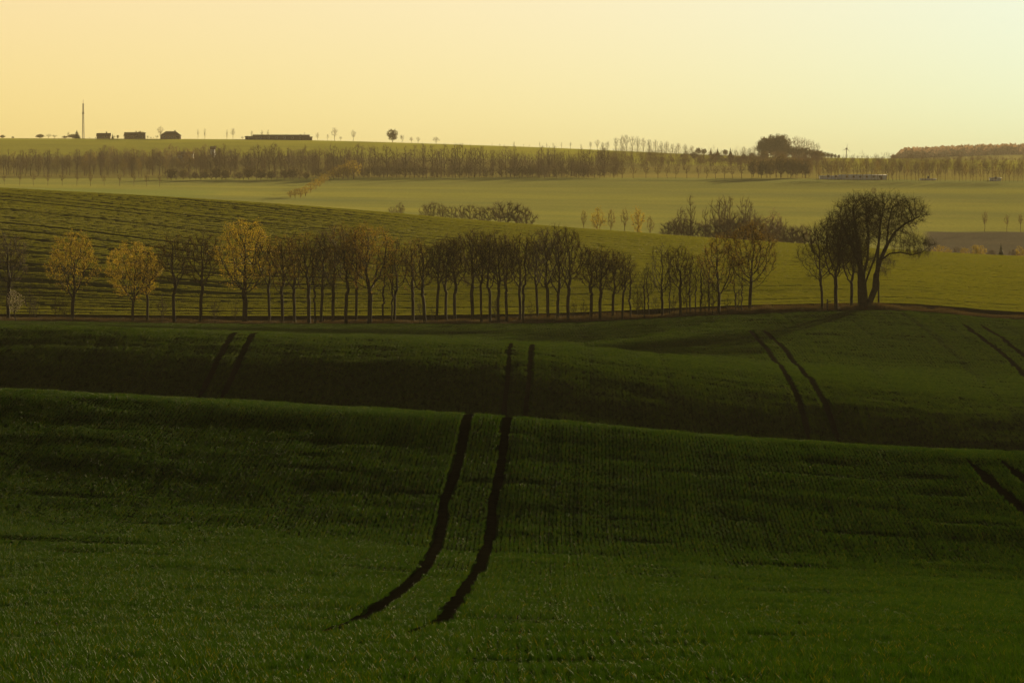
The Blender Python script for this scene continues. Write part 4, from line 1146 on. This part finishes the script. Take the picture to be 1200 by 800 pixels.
# ------------------------------------------------------------------ light and sky
AZ, EL = 16.0, 5.6
sun = bpy.data.lights.new('sun', 'SUN'); sun.energy = 5.0; sun.angle = R(.5); sun.color = (1.0, .78, .42)
so = bpy.data.objects.new('sun', sun); COL.objects.link(so)
so.rotation_euler = (R(90 - EL), 0, R(180 - AZ))
wd = bpy.data.worlds.new('World'); SC.world = wd; wd.use_nodes = True
nt = wd.node_tree; nt.nodes.clear()
wo = nt.nodes.new('ShaderNodeOutputWorld'); bg = nt.nodes.new('ShaderNodeBackground')
sky = nt.nodes.new('ShaderNodeTexSky'); sky.sky_type = 'NISHITA'; sky.sun_disc = False
sky.sun_elevation = R(EL); sky.sun_rotation = R(AZ)
sky.air_density = 1.0; sky.dust_density = 1.5; sky.ozone_density = 1.0; sky.altitude = 200
bg.inputs['Strength'].default_value = .1
def wm(op, a, b=None, c=None):
    n = nt.nodes.new('ShaderNodeMath'); n.operation = op
    for i, v in enumerate((a, b, c)):
        if v is None: continue
        if isinstance(v, (int, float)): n.inputs[i].default_value = v
        else: nt.links.new(v, n.inputs[i])
    return n.outputs[0]
sep = nt.nodes.new('ShaderNodeSeparateColor'); nt.links.new(sky.outputs[0], sep.inputs[0])
tc = nt.nodes.new('ShaderNodeTexCoord'); sx = nt.nodes.new('ShaderNodeSeparateXYZ'); nt.links.new(tc.outputs['Generated'], sx.inputs[0])
# the glow low over the horizon is veiled: its tones are softened towards pale gold, and mint towards the sun
az = wm('ARCTAN2', sx.outputs['X'], sx.outputs['Y'])
toward = nt.nodes.new('ShaderNodeMapRange'); nt.links.new(az, toward.inputs['Value'])
toward.inputs['From Min'].default_value = R(-1); toward.inputs['From Max'].default_value = R(9)
toward.inputs['To Min'].default_value = 8.95; toward.inputs['To Max'].default_value = 7.95; toward.interpolation_type = 'SMOOTHSTEP'
comb = nt.nodes.new('ShaderNodeCombineColor')
r_ = wm('MULTIPLY', wm('POWER', wm('MULTIPLY', sep.outputs[0], .1), .03), toward.outputs[0])
g_ = wm('MULTIPLY', wm('POWER', wm('MULTIPLY', sep.outputs[1], .1), .22), 7.15)
b_ = wm('MULTIPLY', wm('POWER', wm('MULTIPLY', sep.outputs[2], .1), .74), 8.25)
for i, v in enumerate((r_, g_, b_)): nt.links.new(v, comb.inputs[i])
hi = nt.nodes.new('ShaderNodeMix'); hi.data_type = 'RGBA'; hi.blend_type = 'MULTIPLY'; hi.inputs['Factor'].default_value = 1
nt.links.new(sky.outputs[0], hi.inputs['A']); hi.inputs['B'].default_value = (0.4, 0.4, 0.4, 1)
up = nt.nodes.new('ShaderNodeMapRange'); up.interpolation_type = 'SMOOTHSTEP'; nt.links.new(sx.outputs['Z'], up.inputs['Value'])
up.inputs['From Min'].default_value = .055; up.inputs['From Max'].default_value = .15
mx = nt.nodes.new('ShaderNodeMix'); mx.data_type = 'RGBA'
nt.links.new(up.outputs[0], mx.inputs['Factor']); nt.links.new(comb.outputs[0], mx.inputs['A']); nt.links.new(hi.outputs['Result'], mx.inputs['B'])
nt.links.new(mx.outputs['Result'], bg.inputs[0])
nt.links.new(bg.outputs[0], wo.inputs[0])

cam = bpy.data.cameras.new('camera'); co = bpy.data.objects.new('camera', cam); COL.objects.link(co)
cam.sensor_fit = 'HORIZONTAL'; cam.sensor_width = 36.0; cam.lens = 18.0/math.tan(R(7.0))
cam.shift_y = -(400 - YH)/1200.0
cam.clip_start = .5; cam.clip_end = 20000
co.location = (0, 0, 0); co.rotation_euler = (R(90), 0, 0)
SC.camera = co
SC.view_settings.view_transform = 'Standard'; SC.view_settings.look = 'None'
SC.view_settings.gamma = 1.0; SC.view_settings.use_curve_mapping = False
SC.view_settings.exposure = .15
cy = SC.cycles
cy.use_denoising = True
try: cy.denoiser = 'OPENIMAGEDENOISE'
except Exception: pass
cy.sample_clamp_direct = 4.0; cy.sample_clamp_indirect = 3.0
cy.max_bounces = 5; cy.diffuse_bounces = 2; cy.glossy_bounces = 1; cy.transmission_bounces = 3
cy.volume_bounces = 0; cy.transparent_max_bounces = 4
cy.caustics_reflective = False; cy.caustics_refractive = False
SC.render.film_transparent = False
